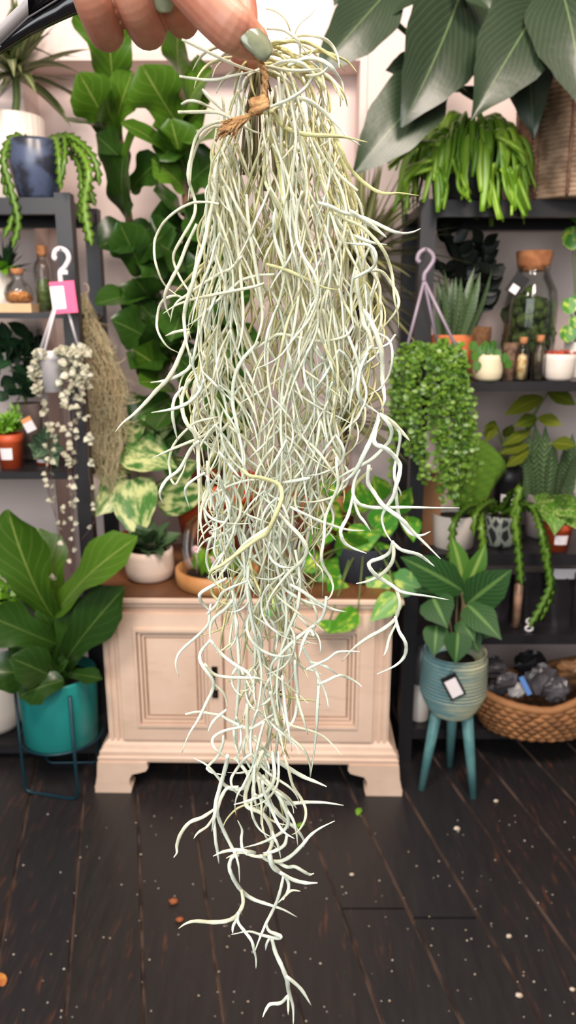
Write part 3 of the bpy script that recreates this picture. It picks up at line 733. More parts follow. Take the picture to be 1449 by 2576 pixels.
# golden pothos in a dark planter
Y = 2.22; c = P(915, 1440, Y); h = Zv(1362, Y)-zc
t = thing('golden_pothos', 'golden variegated pothos spilling from a dark planter over the sideboard right edge', 'plant', (c.x, Y, zc))
potparts(t, c.x, Y, zc, h, 84*mpp(1430, Y), 70*mpp(1430, Y), plain('navy_fabric', (36, 38, 48), .8), 'taper')
m = MB(); s_ = MB(); top = Vector((c.x, Y, zc+h*.95))
GL = [((885, 1440), (815, 1408), 92), ((900, 1390), (850, 1330), 90), ((880, 1470), (905, 1560), 88), ((830, 1560), (828, 1592), 60), ((900, 1540), (825, 1590), 60), ((1000, 1500), (930, 1560), 62), ((990, 1460), (1065, 1480), 74),
      ((960, 1440), (940, 1510), 70), ((940, 1330), (1010, 1270), 80), ((860, 1300), (790, 1290), 80), ((900, 1290), (900, 1200), 82), ((990, 1290), (1035, 1220), 66), ((1030, 1300), (1040, 1360), 56), ((840, 1420), (780, 1490), 80),
      ((800, 1390), (740, 1440), 76), ((820, 1330), (770, 1370), 76), ((960, 1260), (940, 1190), 70), ((930, 1400), (990, 1370), 70), ((860, 1460), (830, 1520), 74), ((1010, 1440), (1000, 1520), 60), ((850, 1250), (800, 1200), 66), ((880, 1360), (960, 1340), 80), ((760, 1480), (740, 1560), 66), ((700, 1500), (660, 1560), 60)]
for a, b, w_ in GL:
    y0 = Y-random.uniform(.02, .1); y1 = y0-random.uniform(.02, .08)
    if a[1] > 1480: y0, y1 = 2.01, 1.97
    lpx(m, a, b, w_, y0, y1, shape=HEART, fold=.14, droop=.05, nl=10, ns=6)
    A = P(a[0], a[1], y0); mid = (top+A)/2+Vector((0, -.02, .05)); s_.tube(crom([top, mid, A]), .0025, 5)
s_.build('vines', M_stem, t); m.build('foliage', M_gold, t)
# ================================================================ teal pot on wire stand with young fig
M_teal = plain('teal_enamel', (34, 138, 132), .42, (30, 128, 124), 3)
M_wire = plain('dark_teal_wire', (16, 54, 66), .35, metal=.3)
Y = 2.1; c = P(152, 1800, Y); rp = 96*mpp(1800, Y); zb = P(150, 1900, Y-rp*.9).z; zt_ = P(150, 1720, Y-rp*.7).z
t = thing('fiddle_leaf_sapling', 'young fiddle leaf fig in a teal pot held by a dark wire stand', 'plant', (c.x, Y, 0))
hp = zt_-zb; potparts(t, c.x, Y, zb, hp, rp, rp*.94, M_teal, 'taper', n=56)
for (ul, ur, yy, vb) in ((57, 194, None, 1992), (100, 248, 2.22, None)):
    if yy is None:
        a = PZ(66, 1990, .004); b = PZ(192, 2004, .004)
    else: a = Vector((c.x-.75*rp, Y+rp*.74, .004)); b = Vector((c.x+.72*rp, Y+rp*.78, .004))
    def outside(q):
        e = Vector((q.x-c.x, q.y-Y, 0)); e = e.normalized()*max(e.length, rp+.0065); return Vector((c.x+e.x, Y+e.y, q.z))
    a, b = outside(a), outside(b)
    zz = zt_-.03
    r_ = .005
    d = (b-a).normalized()*.02; U = Vector((0, 0, .02))
    # legs rise just outside the pot wall
    def up(p): return Vector((p.x, p.y, zz))
    pts = [up(a), a+U*2, a+U, a+U*.3+d*.3, a+d, b-d, b+U*.3-d*.3, b+U, b+U*2, up(b)]
    MB().tube(pts, r_, 8).build('stand_loop', M_wire, t)
ring = [Vector((c.x+(rp+.006)*math.cos(k*math.pi/16), Y+(rp+.006)*math.sin(k*math.pi/16), zb+.012)) for k in range(33)]
MB().tube(ring, .004, 6, cap=False).build('stand_ring', M_wire, t)
MB().tube(crom([Vector((c.x, Y, zb+hp*.88)), P(147, 1640, Y), P(140, 1560, Y), P(136, 1530, Y)]), .006, 8).build('stem', M_bark, t)
m = MB()
m_b = MB()
for (a, b, w_, y0, y1, br) in (((138, 1560), (20, 1280), 165, 2.06, 1.98, 1), ((140, 1548), (345, 1352), 118, 2.05, 1.95, 1), ((150, 1690), (315, 1478), 125, 2.06, 1.98, 0), ((140, 1620), (-40, 1545), 120, 2.05, 1.96, 0), ((148, 1700), (-30, 1690), 110, 2.04, 1.95, 0),
                               ((165, 1720), (28, 1655), 105, 2.02, 1.9, 0), ((160, 1712), (48, 1752), 105, 1.96, 1.91, 0), ((168, 1695), (258, 1708), 46, 2.02, 1.96, 0), ((145, 1690), (205, 1505), 75, 2.08, 2.06, 0), ((142, 1600), (95, 1525), 46, 2.08, 2.06, 0),
                               ((140, 1540), (95, 1330), 120, 2.1, 2.16, 1), ((138, 1640), (20, 1610), 100, 2.1, 2.1, 0), ((150, 1680), (170, 1660), 60, 2.0, 1.98, 0)):
    lpx(m_b if br else m, a, b, w_, y0+.03, y1+.01, N=Vector((random.uniform(-.3, .3), -1, random.uniform(.5, 1.1))), shape=FIDDLE, fold=.25, wave=.12, wf=10, bend=.07, nl=16, ns=6)
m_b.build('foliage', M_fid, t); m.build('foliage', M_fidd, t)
# ================================================================ right shelving contents
# --- basket with big-leaved philodendron, top shelf
zb = RZ[0]; Y = 2.3; c = P(1448, 400, Y); hB = Zv(222, Y)-zb; rB = 150*mpp(400, Y)
M_reed = plain('grey_brown_reed', (166, 138, 112), .6, (126, 100, 78), 30)
M_weave = plain('brown_woven_strip', (150, 108, 84), .8, (116, 80, 62), 60, bump=.8, bscale=90)
t = thing('big_leaf_philodendron', 'huge grey-green leaved philodendron in a ribbed rattan basket, top right', 'plant', (c.x, Y, zb))
pr = []; nb = 25
for k in range(nb):
    z0 = hB*k/nb
    for q, dr in ((0, -.009), (.25, .004), (.75, .004)): pr.append((rB*(.93+.07*k/nb)+dr, z0+q*hB/nb))
pr += [(rB, hB), (rB*.92, hB), (rB*.88, hB*.9), (0, hB*.88)]
bk = MB().lathe(pr, (c.x, Y, zb), 48).build('basket', M_reed, t)
for a in (-2.55, -2.0, -1.45, -.9, .3, 1.4, 2.5):
    m = MB(); rr = rB*.97+.006; p = [Vector((c.x+(rB*(.93+.07*q)+.007)*math.cos(a), Y+(rB*(.93+.07*q)+.007)*math.sin(a), zb+hB*q)) for q in (0.01, .25, .5, .75, 1)]
    m.tube(p, .004, 5); m.build('binding', M_weave, bk)
m = MB(); a = -2.85
for k in range(5):
    aa = a+(k-2)*.07
    m.tube([Vector((c.x+(rB*(.93+.07*q)+.005)*math.cos(aa), Y+(rB*(.93+.07*q)+.005)*math.sin(aa), zb+hB*q)) for q in (.01, .5, 1.04)], .007, 5)
m.build('woven_strip', M_weave, bk)
MB().lathe([(0, hB*.9), (rB*.88, hB*.89)], (c.x, Y, zb), 20).build('soil', M_soil, t)
M_phil = leafmat('grey_green_leaf', (32, 46, 30), (48, 64, 42), (98, 116, 76), .03, .22, 11, 1.8, .4, trans=.05, spec=.6)
base = P(1315, 225, 2.22)
MB().tube(crom([Vector((c.x, Y, zb+hB*.88)), P(1380, 210, 2.26), base, P(1305, 170, 2.2)]), .016, 8).build('stem', M_bark, t)
PL = [((1010, -60), (786, 178), 150, 2.05, 1.95, (.5, -1, .2)), ((1170, -60), (1012, 300), 230, 2.1, 1.95, (.1, -1, -.25)), ((1375, -10), (1186, 284), 205, 2.05, 1.88, (.15, -1, .45)), ((1115, 190), (884, 430), 165, 2.1, 1.98, (.2, -1, .35)),
      ((1400, -60), (1470, 262), 210, 2.0, 1.86, (-.3, -1, .5)), ((1335, 60), (1345, 335), 125, 2.12, 2.02, (-.5, -1, -.15)), ((1100, -40), (942, 54), 95, 2.1, 2.0, (.1, -.8, .7)), ((1150, -40), (1238, 26), 70, 2.0, 1.95, (0, -1, .4)),
      ((1060, 150), (970, 172), 62, 2.2, 2.16, (0, -1, -.3)), ((1180, 40), (1290, 70), 120, 2.2, 2.15, (0, -1, .2)), ((1250, -30), (1140, 80), 200, 2.22, 2.14, (.2, -1, -.3)), ((880, -50), (840, 12), 60, 2.1, 2.05, (0, -1, .2))]
m = MB(); s_ = MB()
for a, b, w_, y0, y1, N in PL:
    lpx(m, a, b, w_, y0, y1, N=Vector(N), shape=OVATE, fold=.16, wave=.07, wf=9, bend=.1, droop=.04, nl=20, ns=8)
    A = P(a[0], a[1], y0); s_.tube(crom([base, (base+A)/2+Vector((0, .04, -.03)), A]), .007, 7)
for (a, b) in (((1312, 232), (1062, 226)), ((1312, 215), (1240, 168))): s_.tube(crom([P(a[0], a[1], 2.21), P((a[0]+b[0])/2, (a[1]+b[1])/2-5, 2.19), P(b[0], b[1], 2.17)]), .008, 7)
s_.build('petioles', plain('dark_petiole', (44, 62, 36), .4), t); m.build('foliage', M_phil, t)
# --- rhipsalis, top shelf
Y = 2.28; c = P(1175, 430, Y); h = Zv(385, Y)-zb
t = thing('mistletoe_cactus', 'bright green mistletoe cactus drooping over a black pot on the top right shelf', 'plant', (c.x, Y, zb))
potparts(t, c.x, Y, zb, h, 95*mpp(430, Y), 80*mpp(430, Y), M_blackp, 'taper')
M_rhip = leafmat('mistletoe_green', (70, 124, 22), (158, 196, 62), (150, 190, 60), .05, 0, rough=.35, trans=.1)
m = MB(); top = Vector((c.x, Y, zb+h))
for k in range(210):
    a = random.uniform(0, 6.283); ex, ey = .185, .12
    rr = math.sqrt(random.uniform(.02, 1))
    hi = top+Vector((ex*rr*.62*math.cos(a), ey*rr*.8*math.sin(a), .085*(1-rr*rr)+random.uniform(-.015, .01)))
    Ld = random.uniform(.06, .11)+.1*rr*random.random(); out = Vector((math.cos(a)*ex, math.sin(a)*ey, 0))
    q = crom([hi, hi+out*.28+Vector((0, 0, .005)), hi+out*.42+Vector((0, 0, -Ld*.45)), hi+out*.46+rv(.014)+Vector((0, 0, -Ld))], 4); n_ = len(q); wr = random.uniform(.006, .0135)
    m.tube(q, [wr*(.4+.6*math.sin(2.75*i/(n_-1)+.25)) for i in range(n_)], 8, r=random.random(), flat=.4)
for (u0, v0, path) in ((1230, 430, [(1230, 420), (1240, 460), (1255, 555)]), (1290, 430, [(1290, 420), (1305, 470), (1322, 540)]), (1215, 430, [(1212, 420), (1222, 470), (1226, 525)]), (1110, 430, [(1110, 420), (1112, 470), (1112, 520)]),
                       (1060, 430, [(1080, 410), (1030, 440), (1010, 480)]), (1040, 380, [(1100, 350), (1030, 370), (985, 420)]), (1300, 380, [(1260, 350), (1300, 380), (1330, 405)]), (1140, 430, [(1150, 400), (1165, 470), (1180, 495)]), (1280, 450, [(1270, 430), (1285, 480), (1290, 530)])):
    for j in range(5):
        q = crom([P(u+random.uniform(-14, 14), v+random.uniform(-14, 14), 2.16+random.uniform(-.03, .02)) for u, v in path], 5)
        n_ = len(q); wr = random.uniform(.006, .0115); m.tube(q, [wr*(.5+.5*math.sin(2.6*i/(n_-1)+.35)) for i in range(n_)], 6, r=random.random(), flat=.6)
m.build('stems', M_rhip, t)
# --- shelf 2
zb = RZ[1]
def swords(m, top, n, L, W, spread, tilt=.25, r=None):
    for k in range(n):
        a = random.uniform(0, 6.28); rr = random.uniform(0, spread)
        p = top+Vector((rr*math.cos(a), rr*math.sin(a), -.01)); q = L*random.uniform(.6, 1)
        d = Vector((math.cos(a)*tilt*rr/spread+random.uniform(-.06, .06), math.sin(a)*tilt*rr/spread, 1)).normalized()
        m.leaf(p, p+d*q, W*random.uniform(.8, 1.1), N=Vector((random.uniform(-.8, .8), -1, .1)), shape=STRAP, fold=.4, bend=.03, nl=10, ns=4)
M_sans = leafmat('banded_sword_leaf', (44, 66, 44), (62, 88, 56), (150, 164, 110), .02, .85, 14, .35, .4, trans=0)
Y = 2.3; c = P(1136, 845, Y); h = Zv(842, Y)-zb
t = thing('snake_plant', 'upright snake plant in a plain orange clay cylinder pot on the second right shelf', 'plant', (c.x, Y, zb))
potparts(t, c.x, Y, zb, h, 51*mpp(880, Y), 47*mpp(880, Y), M_clay, 'taper')
m = MB(); swords(m, Vector((c.x, Y, zb+h*.9)), 20, .23, .03, .05, .4); m.build('leaves', M_sans, t)
M_raven = leafmat('black_leaf', (12, 15, 13), (24, 30, 22), (30, 38, 28), .04, 0, .5, trans=0, spec=.25)
Y = 2.44; c = P(1195, 830, Y); h = Zv(822, Y)-zb
t = thing('raven_plant', 'nearly black leaved plant in a woven brown pot behind the snake plant', 'plant', (c.x, Y, zb))
potparts(t, c.x, Y, zb, h, 40*mpp(840, Y), 34*mpp(840, Y), plain('brown_rope_pot', (140, 100, 66), .85, (110, 76, 48), 60, bump=.8), 'round')
m = MB()
for (u, v) in ((1120, 575), (1130, 610), (1215, 610), (1205, 660), (1170, 700), (1235, 690), (1150, 640), (1180, 640), (1110, 680), (1225, 760)):
    A = Vector((c.x, Y, zb+h)); B = P(u, v, Y-random.uniform(0, .12)); m.tube(crom([A, (A+B)/2+Vector((.01, 0, .03)), B]), .003, 5)
    for k in range(12):
        q = .3+.7*k/11; p = A.lerp(B, q)+Vector((.01*math.sin(3.1*q), 0, .03*math.sin(3.1*q))); sd = (-1)**k
        m.leaf(p, p+Vector((sd*.04, random.uniform(-.03, .01), .034)), .036, N=Vector((0, -1, .4))+rv(.3), shape=OVATE, nl=5, ns=2)
m.build('foliage', M_raven, t)
# glass jar terrarium
Y = 2.36; c = P(1332, 800, Y); r_ = 66*mpp(780, Y); h = Zv(668, Y)-zb
t = thing('jar_terrarium', 'large corked glass jar terrarium with a black tag on the second right shelf', 'terrarium', (c.x, Y, zb))
po = [(r_*.97, 0), (r_, .006), (r_*1.0, h*.66), (r_*.93, h*.78), (r_*.66, h*.9), (r_*.6, h*.94), (r_*.62, h)]
MB().lathe(po+[(a*.95, max(z, .006)) for a, z in po[::-1]], (c.x, Y, zb), 40).build('glass', M_gl, t)
hc = Zv(632, Y)-zb
MB().lathe([(r_*.54, h*.95), (r_*.6, h), (r_*.68, hc*.995), (r_*.66, hc)], (c.x, Y, zb), 28).build('cork', plain('big_cork', (176, 116, 74), .85, (150, 94, 58), 40), t)
MB().lathe([(0, .008), (r_*.93, .009), (r_*.94, h*.1), (r_*.94, h*.2), (r_*.5, h*.27), (0, h*.28)], (c.x, Y, zb), 28, mod=lambda a, k, z: 1).build('soil', M_soil, t)
m = MB()
for k in range(170):
    a = random.uniform(0, 6.28); rr = r_*.8*math.sqrt(random.random()); m.ball((c.x+rr*math.cos(a), Y+rr*math.sin(a), zb+h*random.uniform(.24, .74)*(1.1-.35*rr/r_)), random.uniform(.014, .026), 7, jit=.2, r=random.random())
m.build('moss_mound', plain('deep_moss', (66, 84, 30), .9, (34, 44, 20), 50, bump=.8), t)
q = P(1302, 715, Y-r_-.012); R_ = Matrix.Rotation(math.radians(32), 3, 'Y')
tg = MB().box(q+Vector((-.022, 0, -.032)), q+Vector((.022, .001, .03)), R_, q).build('hang_tag', plain('black_card', (22, 22, 24), .5), t, smooth=False)
tg2 = MB().box(q+Vector((-.012, -.0012, -.028)), q+Vector((.012, -.0002, -.004)), R_, q).build('tag_sticker', M_label, tg, smooth=False)
# small pots and bottles in front
Y = 2.23; c = P(1226, 940, Y); h = Zv(892, Y)-zb
t = thing('potted_pilea', 'little trailing plant in a small round cream pot on the second right shelf', 'plant', (c.x, Y, zb))
potparts(t, c.x, Y, zb, h, 34*mpp(920, Y), 35*mpp(920, Y), plain('pale_cream', (226, 212, 178), .5), 'round')
m = MB(); s_ = MB(); top = Vector((c.x, Y, zb+h*.9))
for (u, v) in ((1195, 895), (1200, 920), (1240, 868), (1230, 880), (1270, 900), (1278, 915), (1220, 870), (1250, 890), (1210, 880), (1190, 870)):
    B = P(u, v, Y-.03); s_.tube([top, (top+B)/2+Vector((0, 0, .015)), B], .0012, 4)
    m.leaf(B+Vector((0, 0, .014)), B-Vector((0, 0, .016)), .026, N=Vector((random.uniform(-.3, .3), -1, .5)), shape=ROUND, nl=5, ns=2)
s_.build('stems', M_stem, t); m.build('foliage', M_green, t)
M_bark2 = plain('cork_bark', (128, 98, 76), .9, (70, 52, 40), 40, bump=1)
Y = 2.27; c = P(1282, 930, Y); h = Zv(862, Y)-zb; rb_ = 22*mpp(900, Y)
o = MB().lathe([(rb_, 0), (rb_*1.05, h*.4), (rb_*.9, h*.8), (rb_*.8, h), (rb_*.55, h*.98), (0, h*.8)], (c.x, Y, zb), 24, mod=lambda a, k, z: 1+.12*math.sin(a*7+z*40)).build('bark_piece', M_bark2, None, loc=(c.x, Y, zb))
tag(o, 'rough brown piece of cork bark behind the small cream pot', 'bark')
M_shell = plain('cream_shell', (226, 206, 160), .7, (180, 130, 70), 60, bump=.5)
bottle('small corked bottle with cream shavings on the second right shelf', 1310, 848, 950, 34, 2.225, zb, .6, M_shell)
bottle('small corked bottle with dark filling beside the cream shavings bottle', 1352, 843, 950, 34, 2.235, zb, .75, plain('dark_filling', (50, 38, 34), .9, (96, 84, 60), 30))
Y = 2.24; c = P(1406, 940, Y); h = Zv(890, Y)-zb
t = thing('succulent_planter', 'white tumbler pot topped with red gravel on the second right shelf', 'plant', (c.x, Y, zb))
potparts(t, c.x, Y, zb, h, 39*mpp(920, Y), 35*mpp(920, Y), M_white, 'round')
m = MB()
for k in range(26):
    a = random.uniform(0, 6.28); rr = 34*mpp(920, Y)*math.sqrt(random.random()); m.ball((c.x+rr*math.cos(a), Y+rr*math.sin(a), zb+h*.95+random.uniform(0, .008)), random.uniform(.005, .009), 6, jit=.2)
m.build('red_gravel', plain('red_gravel', (190, 80, 56), .9, (140, 56, 44), 40), t)
Y = 2.38; c = P(1447, 900, Y); h = Zv(860, Y)-zb
t = thing('money_plant', 'glossy round-leaved plant in a pale pot at the right edge of the second shelf', 'plant', (c.x, Y, zb))
potparts(t, c.x, Y, zb, h, 30*mpp(880, Y), 26*mpp(880, Y), M_white, 'taper')
m = MB(); s_ = MB()
for (u, v, w_) in ((1432, 770, 40), (1428, 840, 42), (1445, 810, 30), (1455, 760, 40), (1470, 800, 40), (1440, 600, 56), (1450, 540, 40)):
    B = P(u, v, Y-.05); s_.tube(crom([Vector((c.x, Y, zb+h*.9)), (Vector((c.x, Y, zb+h))+B)/2, B]), .002, 4); k = w_*.5*mpp(v, Y)
    m.leaf(B+Vector((0, .0, k)), B-Vector((0, .01, k)), 2*k, N=Vector((-.2, -1, .4)), shape=ROUND, nl=8, ns=4)
s_.build('stems', M_stem, t); m.build('foliage', M_gold, t)
# --- shelf 3
zb = RZ[2]
M_fan = leafmat('moss_fan', (62, 104, 18), (98, 132, 30), (98, 132, 30), .02, 0, .8, trans=0)
M_fan.node_tree.nodes['Principled BSDF'].inputs['Roughness'].default_value = .9
Y = 2.3; c = P(1140, 1350, Y); h = Zv(1290, Y)-zb
t = thing('crested_cactus', 'fan-shaped crested green cactus in a white cylinder pot on the third right shelf', 'plant', (c.x, Y, zb))
potparts(t, c.x, Y, zb, h, 56*mpp(1340, Y), 50*mpp(1340, Y), M_white, 'taper')
m = MB(); ctr = P(1186, 1205, Y); kx, kz = 72*mpp(1200, Y), 98*mpp(1200, Y); n1, n2 = 30, 44
for i in range(n1+1):
    th = math.pi*i/n1
    for j in range(n2):
        a = 2*math.pi*j/n2; x, y, z = math.sin(th)*math.cos(a), math.sin(th)*math.sin(a), -math.cos(th)
        wd = .5+.5*min(1, (z+1)*.8); bump_ = 1+.05*math.sin(a*17+i*1.3)*math.sin(th)+.06*math.sin(3*a+th*4)
        m.vert(ctr+Vector((kx*x*wd*bump_*(1+.25*max(0, x)*max(0, z+.3)), .034*y*bump_+.012*math.sin(x*6), kz*z*(1+.06*math.sin(5*x)))), (.3, i/n1), .5+.5*math.sin(a*9+i*2.3))
for i in range(n1):
    for j in range(n2):
        p_ = i*n2+j; q_ = i*n2+(j+1) % n2; m.Fc.append([p_, q_, q_+n2, p_+n2])
m.build('fan', M_fan, t)
M_craft = plain('kraft_card', (190, 134, 92), .8, (176, 120, 80), 8)
p = P(1078, 1300, 2.32); o = MB().box((p.x-.034, 2.3, zb), (p.x+.034, 2.4, Zv(1195, 2.32))).build('kraft_box', M_craft, None, loc=(p.x, 2.35, zb), smooth=False)
tag(o, 'tall brown card box standing left of the white cylinder pot', 'box')
M_patt, nt_, bs_ = newmat('black_white_pattern'); b_ = NB(nt_); o_ = b_.obj()
wv = b_.n('ShaderNodeTexVoronoi', feature='DISTANCE_TO_EDGE'); wv.inputs['Scale'].default_value = 42
mp_ = b_.n('ShaderNodeMapping'); mp_.inputs['Scale'].default_value = (1, 1, .45); b_.l(o_, mp_.inputs[0]); b_.l(mp_.outputs[0], wv.inputs['Vector'])
b_.l(b_.mix(b_.ramp(wv.outputs[0], .08, .16), lin((150, 156, 146)), lin((40, 46, 44))), bs_.inputs['Base Color']); bs_.inputs['Roughness'].default_value = .5
Y = 2.3; c = P(1258, 1350, Y); h = Zv(1292, Y)-zb
t = thing('ric_rac_cactus', 'ric rac cactus hanging long zigzag stems from a black and white patterned pot', 'plant', (c.x, Y, zb))
potparts(t, c.x, Y, zb, h, 46*mpp(1340, Y), 40*mpp(1340, Y), M_patt, 'round')
m = MB(); Yz = 2.12
for path, w_, n_ in (([(1250, 1290), (1190, 1270), (1145, 1310), (1138, 1360), (1132, 1420)], 13, 15), ([(1255, 1288), (1220, 1270), (1212, 1320), (1216, 1380), (1205, 1440)], 14, 14), ([(1258, 1288), (1290, 1240), (1305, 1260), (1300, 1330), (1306, 1400), (1312, 1475)], 14, 18),
                     ([(1262, 1286), (1290, 1235), (1310, 1225), (1296, 1290), (1304, 1380)], 15, 12), ([(1262, 1290), (1330, 1270), (1360, 1330), (1372, 1400), (1385, 1470), (1360, 1530), (1330, 1580)], 14, 22), ([(1262, 1290), (1335, 1280), (1372, 1360), (1380, 1440), (1388, 1490), (1360, 1560)], 13, 18), ([(1250, 1290), (1240, 1262), (1200, 1290), (1190, 1350)], 11, 10)):
    pts = [P(u, v, Y if i == 0 else Y-.08 if i == 1 else Yz-.01*i) for i, (u, v) in enumerate(path)]
    zigzag(m, pts, w_*mpp(1350, Yz), n_)
m.build('stems', M_zig, t)
Y = 2.42; c = P(1378, 1300, Y); h = Zv(1240, Y)-zb
t = thing('snake_plant', 'broad banded snake plant in a grey pot at the back of the third right shelf', 'plant', (c.x, Y, zb))
potparts(t, c.x, Y, zb, h, 62*mpp(1280, Y), 52*mpp(1280, Y), plain('mid_grey_pot', (150, 140, 140), .6), 'taper')
m = MB()
for (a, b, w_) in (((1350, 1250), (1345, 1060), 46), ((1330, 1250), (1318, 1130), 40), ((1380, 1250), (1392, 1110), 38), ((1365, 1250), (1372, 1070), 42), ((1400, 1250), (1420, 1120), 40), ((1425, 1250), (1440, 1090), 40), ((1345, 1250), (1330, 1090), 38), ((1410, 1250), (1450, 1140), 36)):
    lpx(m, a, b, w_, Y-.02, Y-.06, shape=STRAP, fold=.3, N=Vector((random.uniform(-.6, .6), -1, .1)))
m.build('leaves', M_sans, t)
Y = 2.42; c = P(1276, 1230, Y); h = Zv(1168, Y)-zb
t = thing('split_leaf_plant', 'yellowing arching leaves in a black nursery pot with white label, third right shelf', 'plant', (c.x, Y, zb))
potparts(t, c.x, Y, zb, h, 40*mpp(1200, Y), 32*mpp(1200, Y), M_blackp, 'nursery')
mm = MB(); rr = 40*mpp(1200, Y)*.92; 
for k in range(7):
    a = -math.pi/2-.2+(k-3)*.16
    for z in (h*.42, h*.62): q = (rr*.84+rr*.2*(z/h))*1.03+.001; mm.vert((c.x+q*math.cos(a), Y+q*math.sin(a), zb+z))
for k in range(6): mm.Fc.append([2*k, 2*k+2, 2*k+3, 2*k+1])
mm.build('price_label', M_label, t)
m = MB(); s_ = MB(); top = Vector((c.x, Y, zb+h*.9))
for (a, b, w_) in (((1365, 1000), (1270, 1030), 46), ((1380, 985), (1449, 1010), 44), ((1350, 1050), (1295, 1062), 36), ((1355, 1050), (1415, 1062), 36), ((1335, 1085), (1262, 1110), 30), ((1330, 1120), (1255, 1130), 30), ((1330, 1135), (1272, 1165), 34), ((1245, 1060), (1222, 1105), 36), ((1250, 1090), (1215, 1080), 30), ((1270, 1100), (1290, 1060), 30), ((1390, 1115), (1449, 1115), 44), ((1250, 1140), (1225, 1175), 36)):
    A = P(a[0], a[1], Y-.06); s_.tube(crom([top, (top+A)/2+Vector((0, 0, .02)), A]), .0025, 5)
    lpx(m, a, b, w_, Y-.06, Y-.12, shape=LANCE, droop=.12, fold=.15)
s_.build('stems', M_stem, t); m.build('foliage', leafmat('olive_leaf', (62, 84, 22), (112, 118, 30), (150, 150, 50), .06, 0), t)
t, top = nursery('variegated pothos in an orange plastic pot with label, right end of the third shelf', 'marbled_pothos', 1404, 1312, 2.26, 74, zb, M_terra, True)
m = MB(); s_ = MB()
for (a, b, w_) in (((1400, 1290), (1330, 1262), 60), ((1400, 1280), (1395, 1340), 56), ((1410, 1280), (1449, 1300), 54), ((1395, 1270), (1420, 1235), 54), ((1380, 1270), (1340, 1240), 46), ((1420, 1270), (1470, 1250), 50), ((1430, 1290), (1460, 1330), 44)):
    A = P(a[0], a[1], 2.24); s_.tube([top-Vector((0, 0, .01)), A], .002, 4); lpx(m, a, b, w_, 2.24, 2.18, shape=HEART, droop=.1)
s_.build('stems', M_stem, t); m.build('foliage', leafmat('speckled_leaf', (56, 108, 34), (96, 148, 44), (140, 180, 80), .03, 0, var=(186, 198, 120), vscale=7, vthr=.55), t)
# --- shelf 4: pouches and bottles
zb = RZ[3]
M_pouch = plain('glossy_black_film', (30, 28, 31), .22, (40, 36, 40), 6, bump=.5, bscale=16)
def pouch(u, vt, wpx, Y, label, paper=True):
    c = P(u, 1590, Y); w_ = wpx*mpp(1500, Y)/2; h = Zv(vt, Y)-zb
    t = thing('plastic_pouch', label, 'bag', (c.x, Y, zb), 'black pouches on the fourth right shelf')
    m = MB(); nx, nz = 8, 10
    for s_ in (-1, 1):
        b0 = len(m.V)
        for i in range(nx+1):
            for j in range(nz+1):
                x = -1+2*i/nx; z = j/nz
                th = .028*(1-x**4)*(1-z)**.5+.003*math.sin(i*2.7+j*1.3)
                m.vert((c.x+x*w_, Y+s_*max(th, .0008), zb+z*h), (i/nx, z))
        for i in range(nx):
            for j in range(nz): a = b0+i*(nz+1)+j; m.Fc.append([a, a+1, a+nz+2, a+nz+1])
    m.build('film', M_pouch, t)
    if paper:
        m = MB(); m.box((c.x-.04*w_/.05, Y-.0125, zb+h*.82), (c.x+.04*w_/.05, Y-.0105, zb+h*1.0)); m.build('header_label', M_label, t, smooth=False)
pouch(1408, 1428, 88, 2.3, 'black glossy pouch with a white header label, second from the right edge')
pouch(1330, 1440, 70, 2.33, 'black glossy pouch behind the hanging zigzag cactus stems', False)
pouch(1462, 1440, 60, 2.27, 'black glossy pouch cut off by the right edge of the picture', False)
pouch(1255, 1445, 60, 2.36, 'black glossy pouch between the blue planter leaves and the clear bottle', False)
M_amber = plain('copper_brown_fill', (190, 150, 124), .35, (110, 80, 62), 14)
Y = 2.26; c = P(1296, 1590, Y); h = Zv(1448, Y)-zb; r_ = 13*mpp(1500, Y)
t = thing('spray_bottle', 'slim clear bottle with copper coloured filling standing among black pouches', 'bottle', (c.x, Y, zb))
MB().lathe([(r_*.86, .003), (r_*.86, h*.82), (r_*.4, h*.86), (0, h*.86)], (c.x, Y, zb), 16).build('contents', M_amber, t)
MB().lathe([(r_*.95, 0), (r_, .004), (r_, h*.84), (r_*.5, h*.9), (r_*.5, h*.93)], (c.x, Y, zb), 20).build('bottle_body', M_gl, t)
MB().lathe([(r_*.55, h*.91), (r_*.6, h*.99), (r_*.5, h)], (c.x, Y, zb), 16).build('cap', M_label, t)
for k, (u, v) in enumerate(((1334, 1560), (1331, 1580))):
    p = P(u, v, 2.225)
    p.z = zb+.012+(.0125*2 if k == 0 else 0)+.0005
    ring = [p+Vector((.012*math.cos(a*math.pi/8), .003*math.sin(a), .0115*math.sin(a*math.pi/8))) for a in range(17)]
    o = MB().tube([p+Vector((.0115*math.cos(a*math.pi/8), 0, .0085*math.sin(a*math.pi/8))) for a in range(17)], .0038, 8, cap=False).build('ring_clip', M_wplast, None, loc=(p.x, p.y, p.z))
    tag(o, ('upper' if k == 0 else 'lower')+' white plastic ring clip at the tip of the zigzag cactus', 'clip', 'white ring clips')
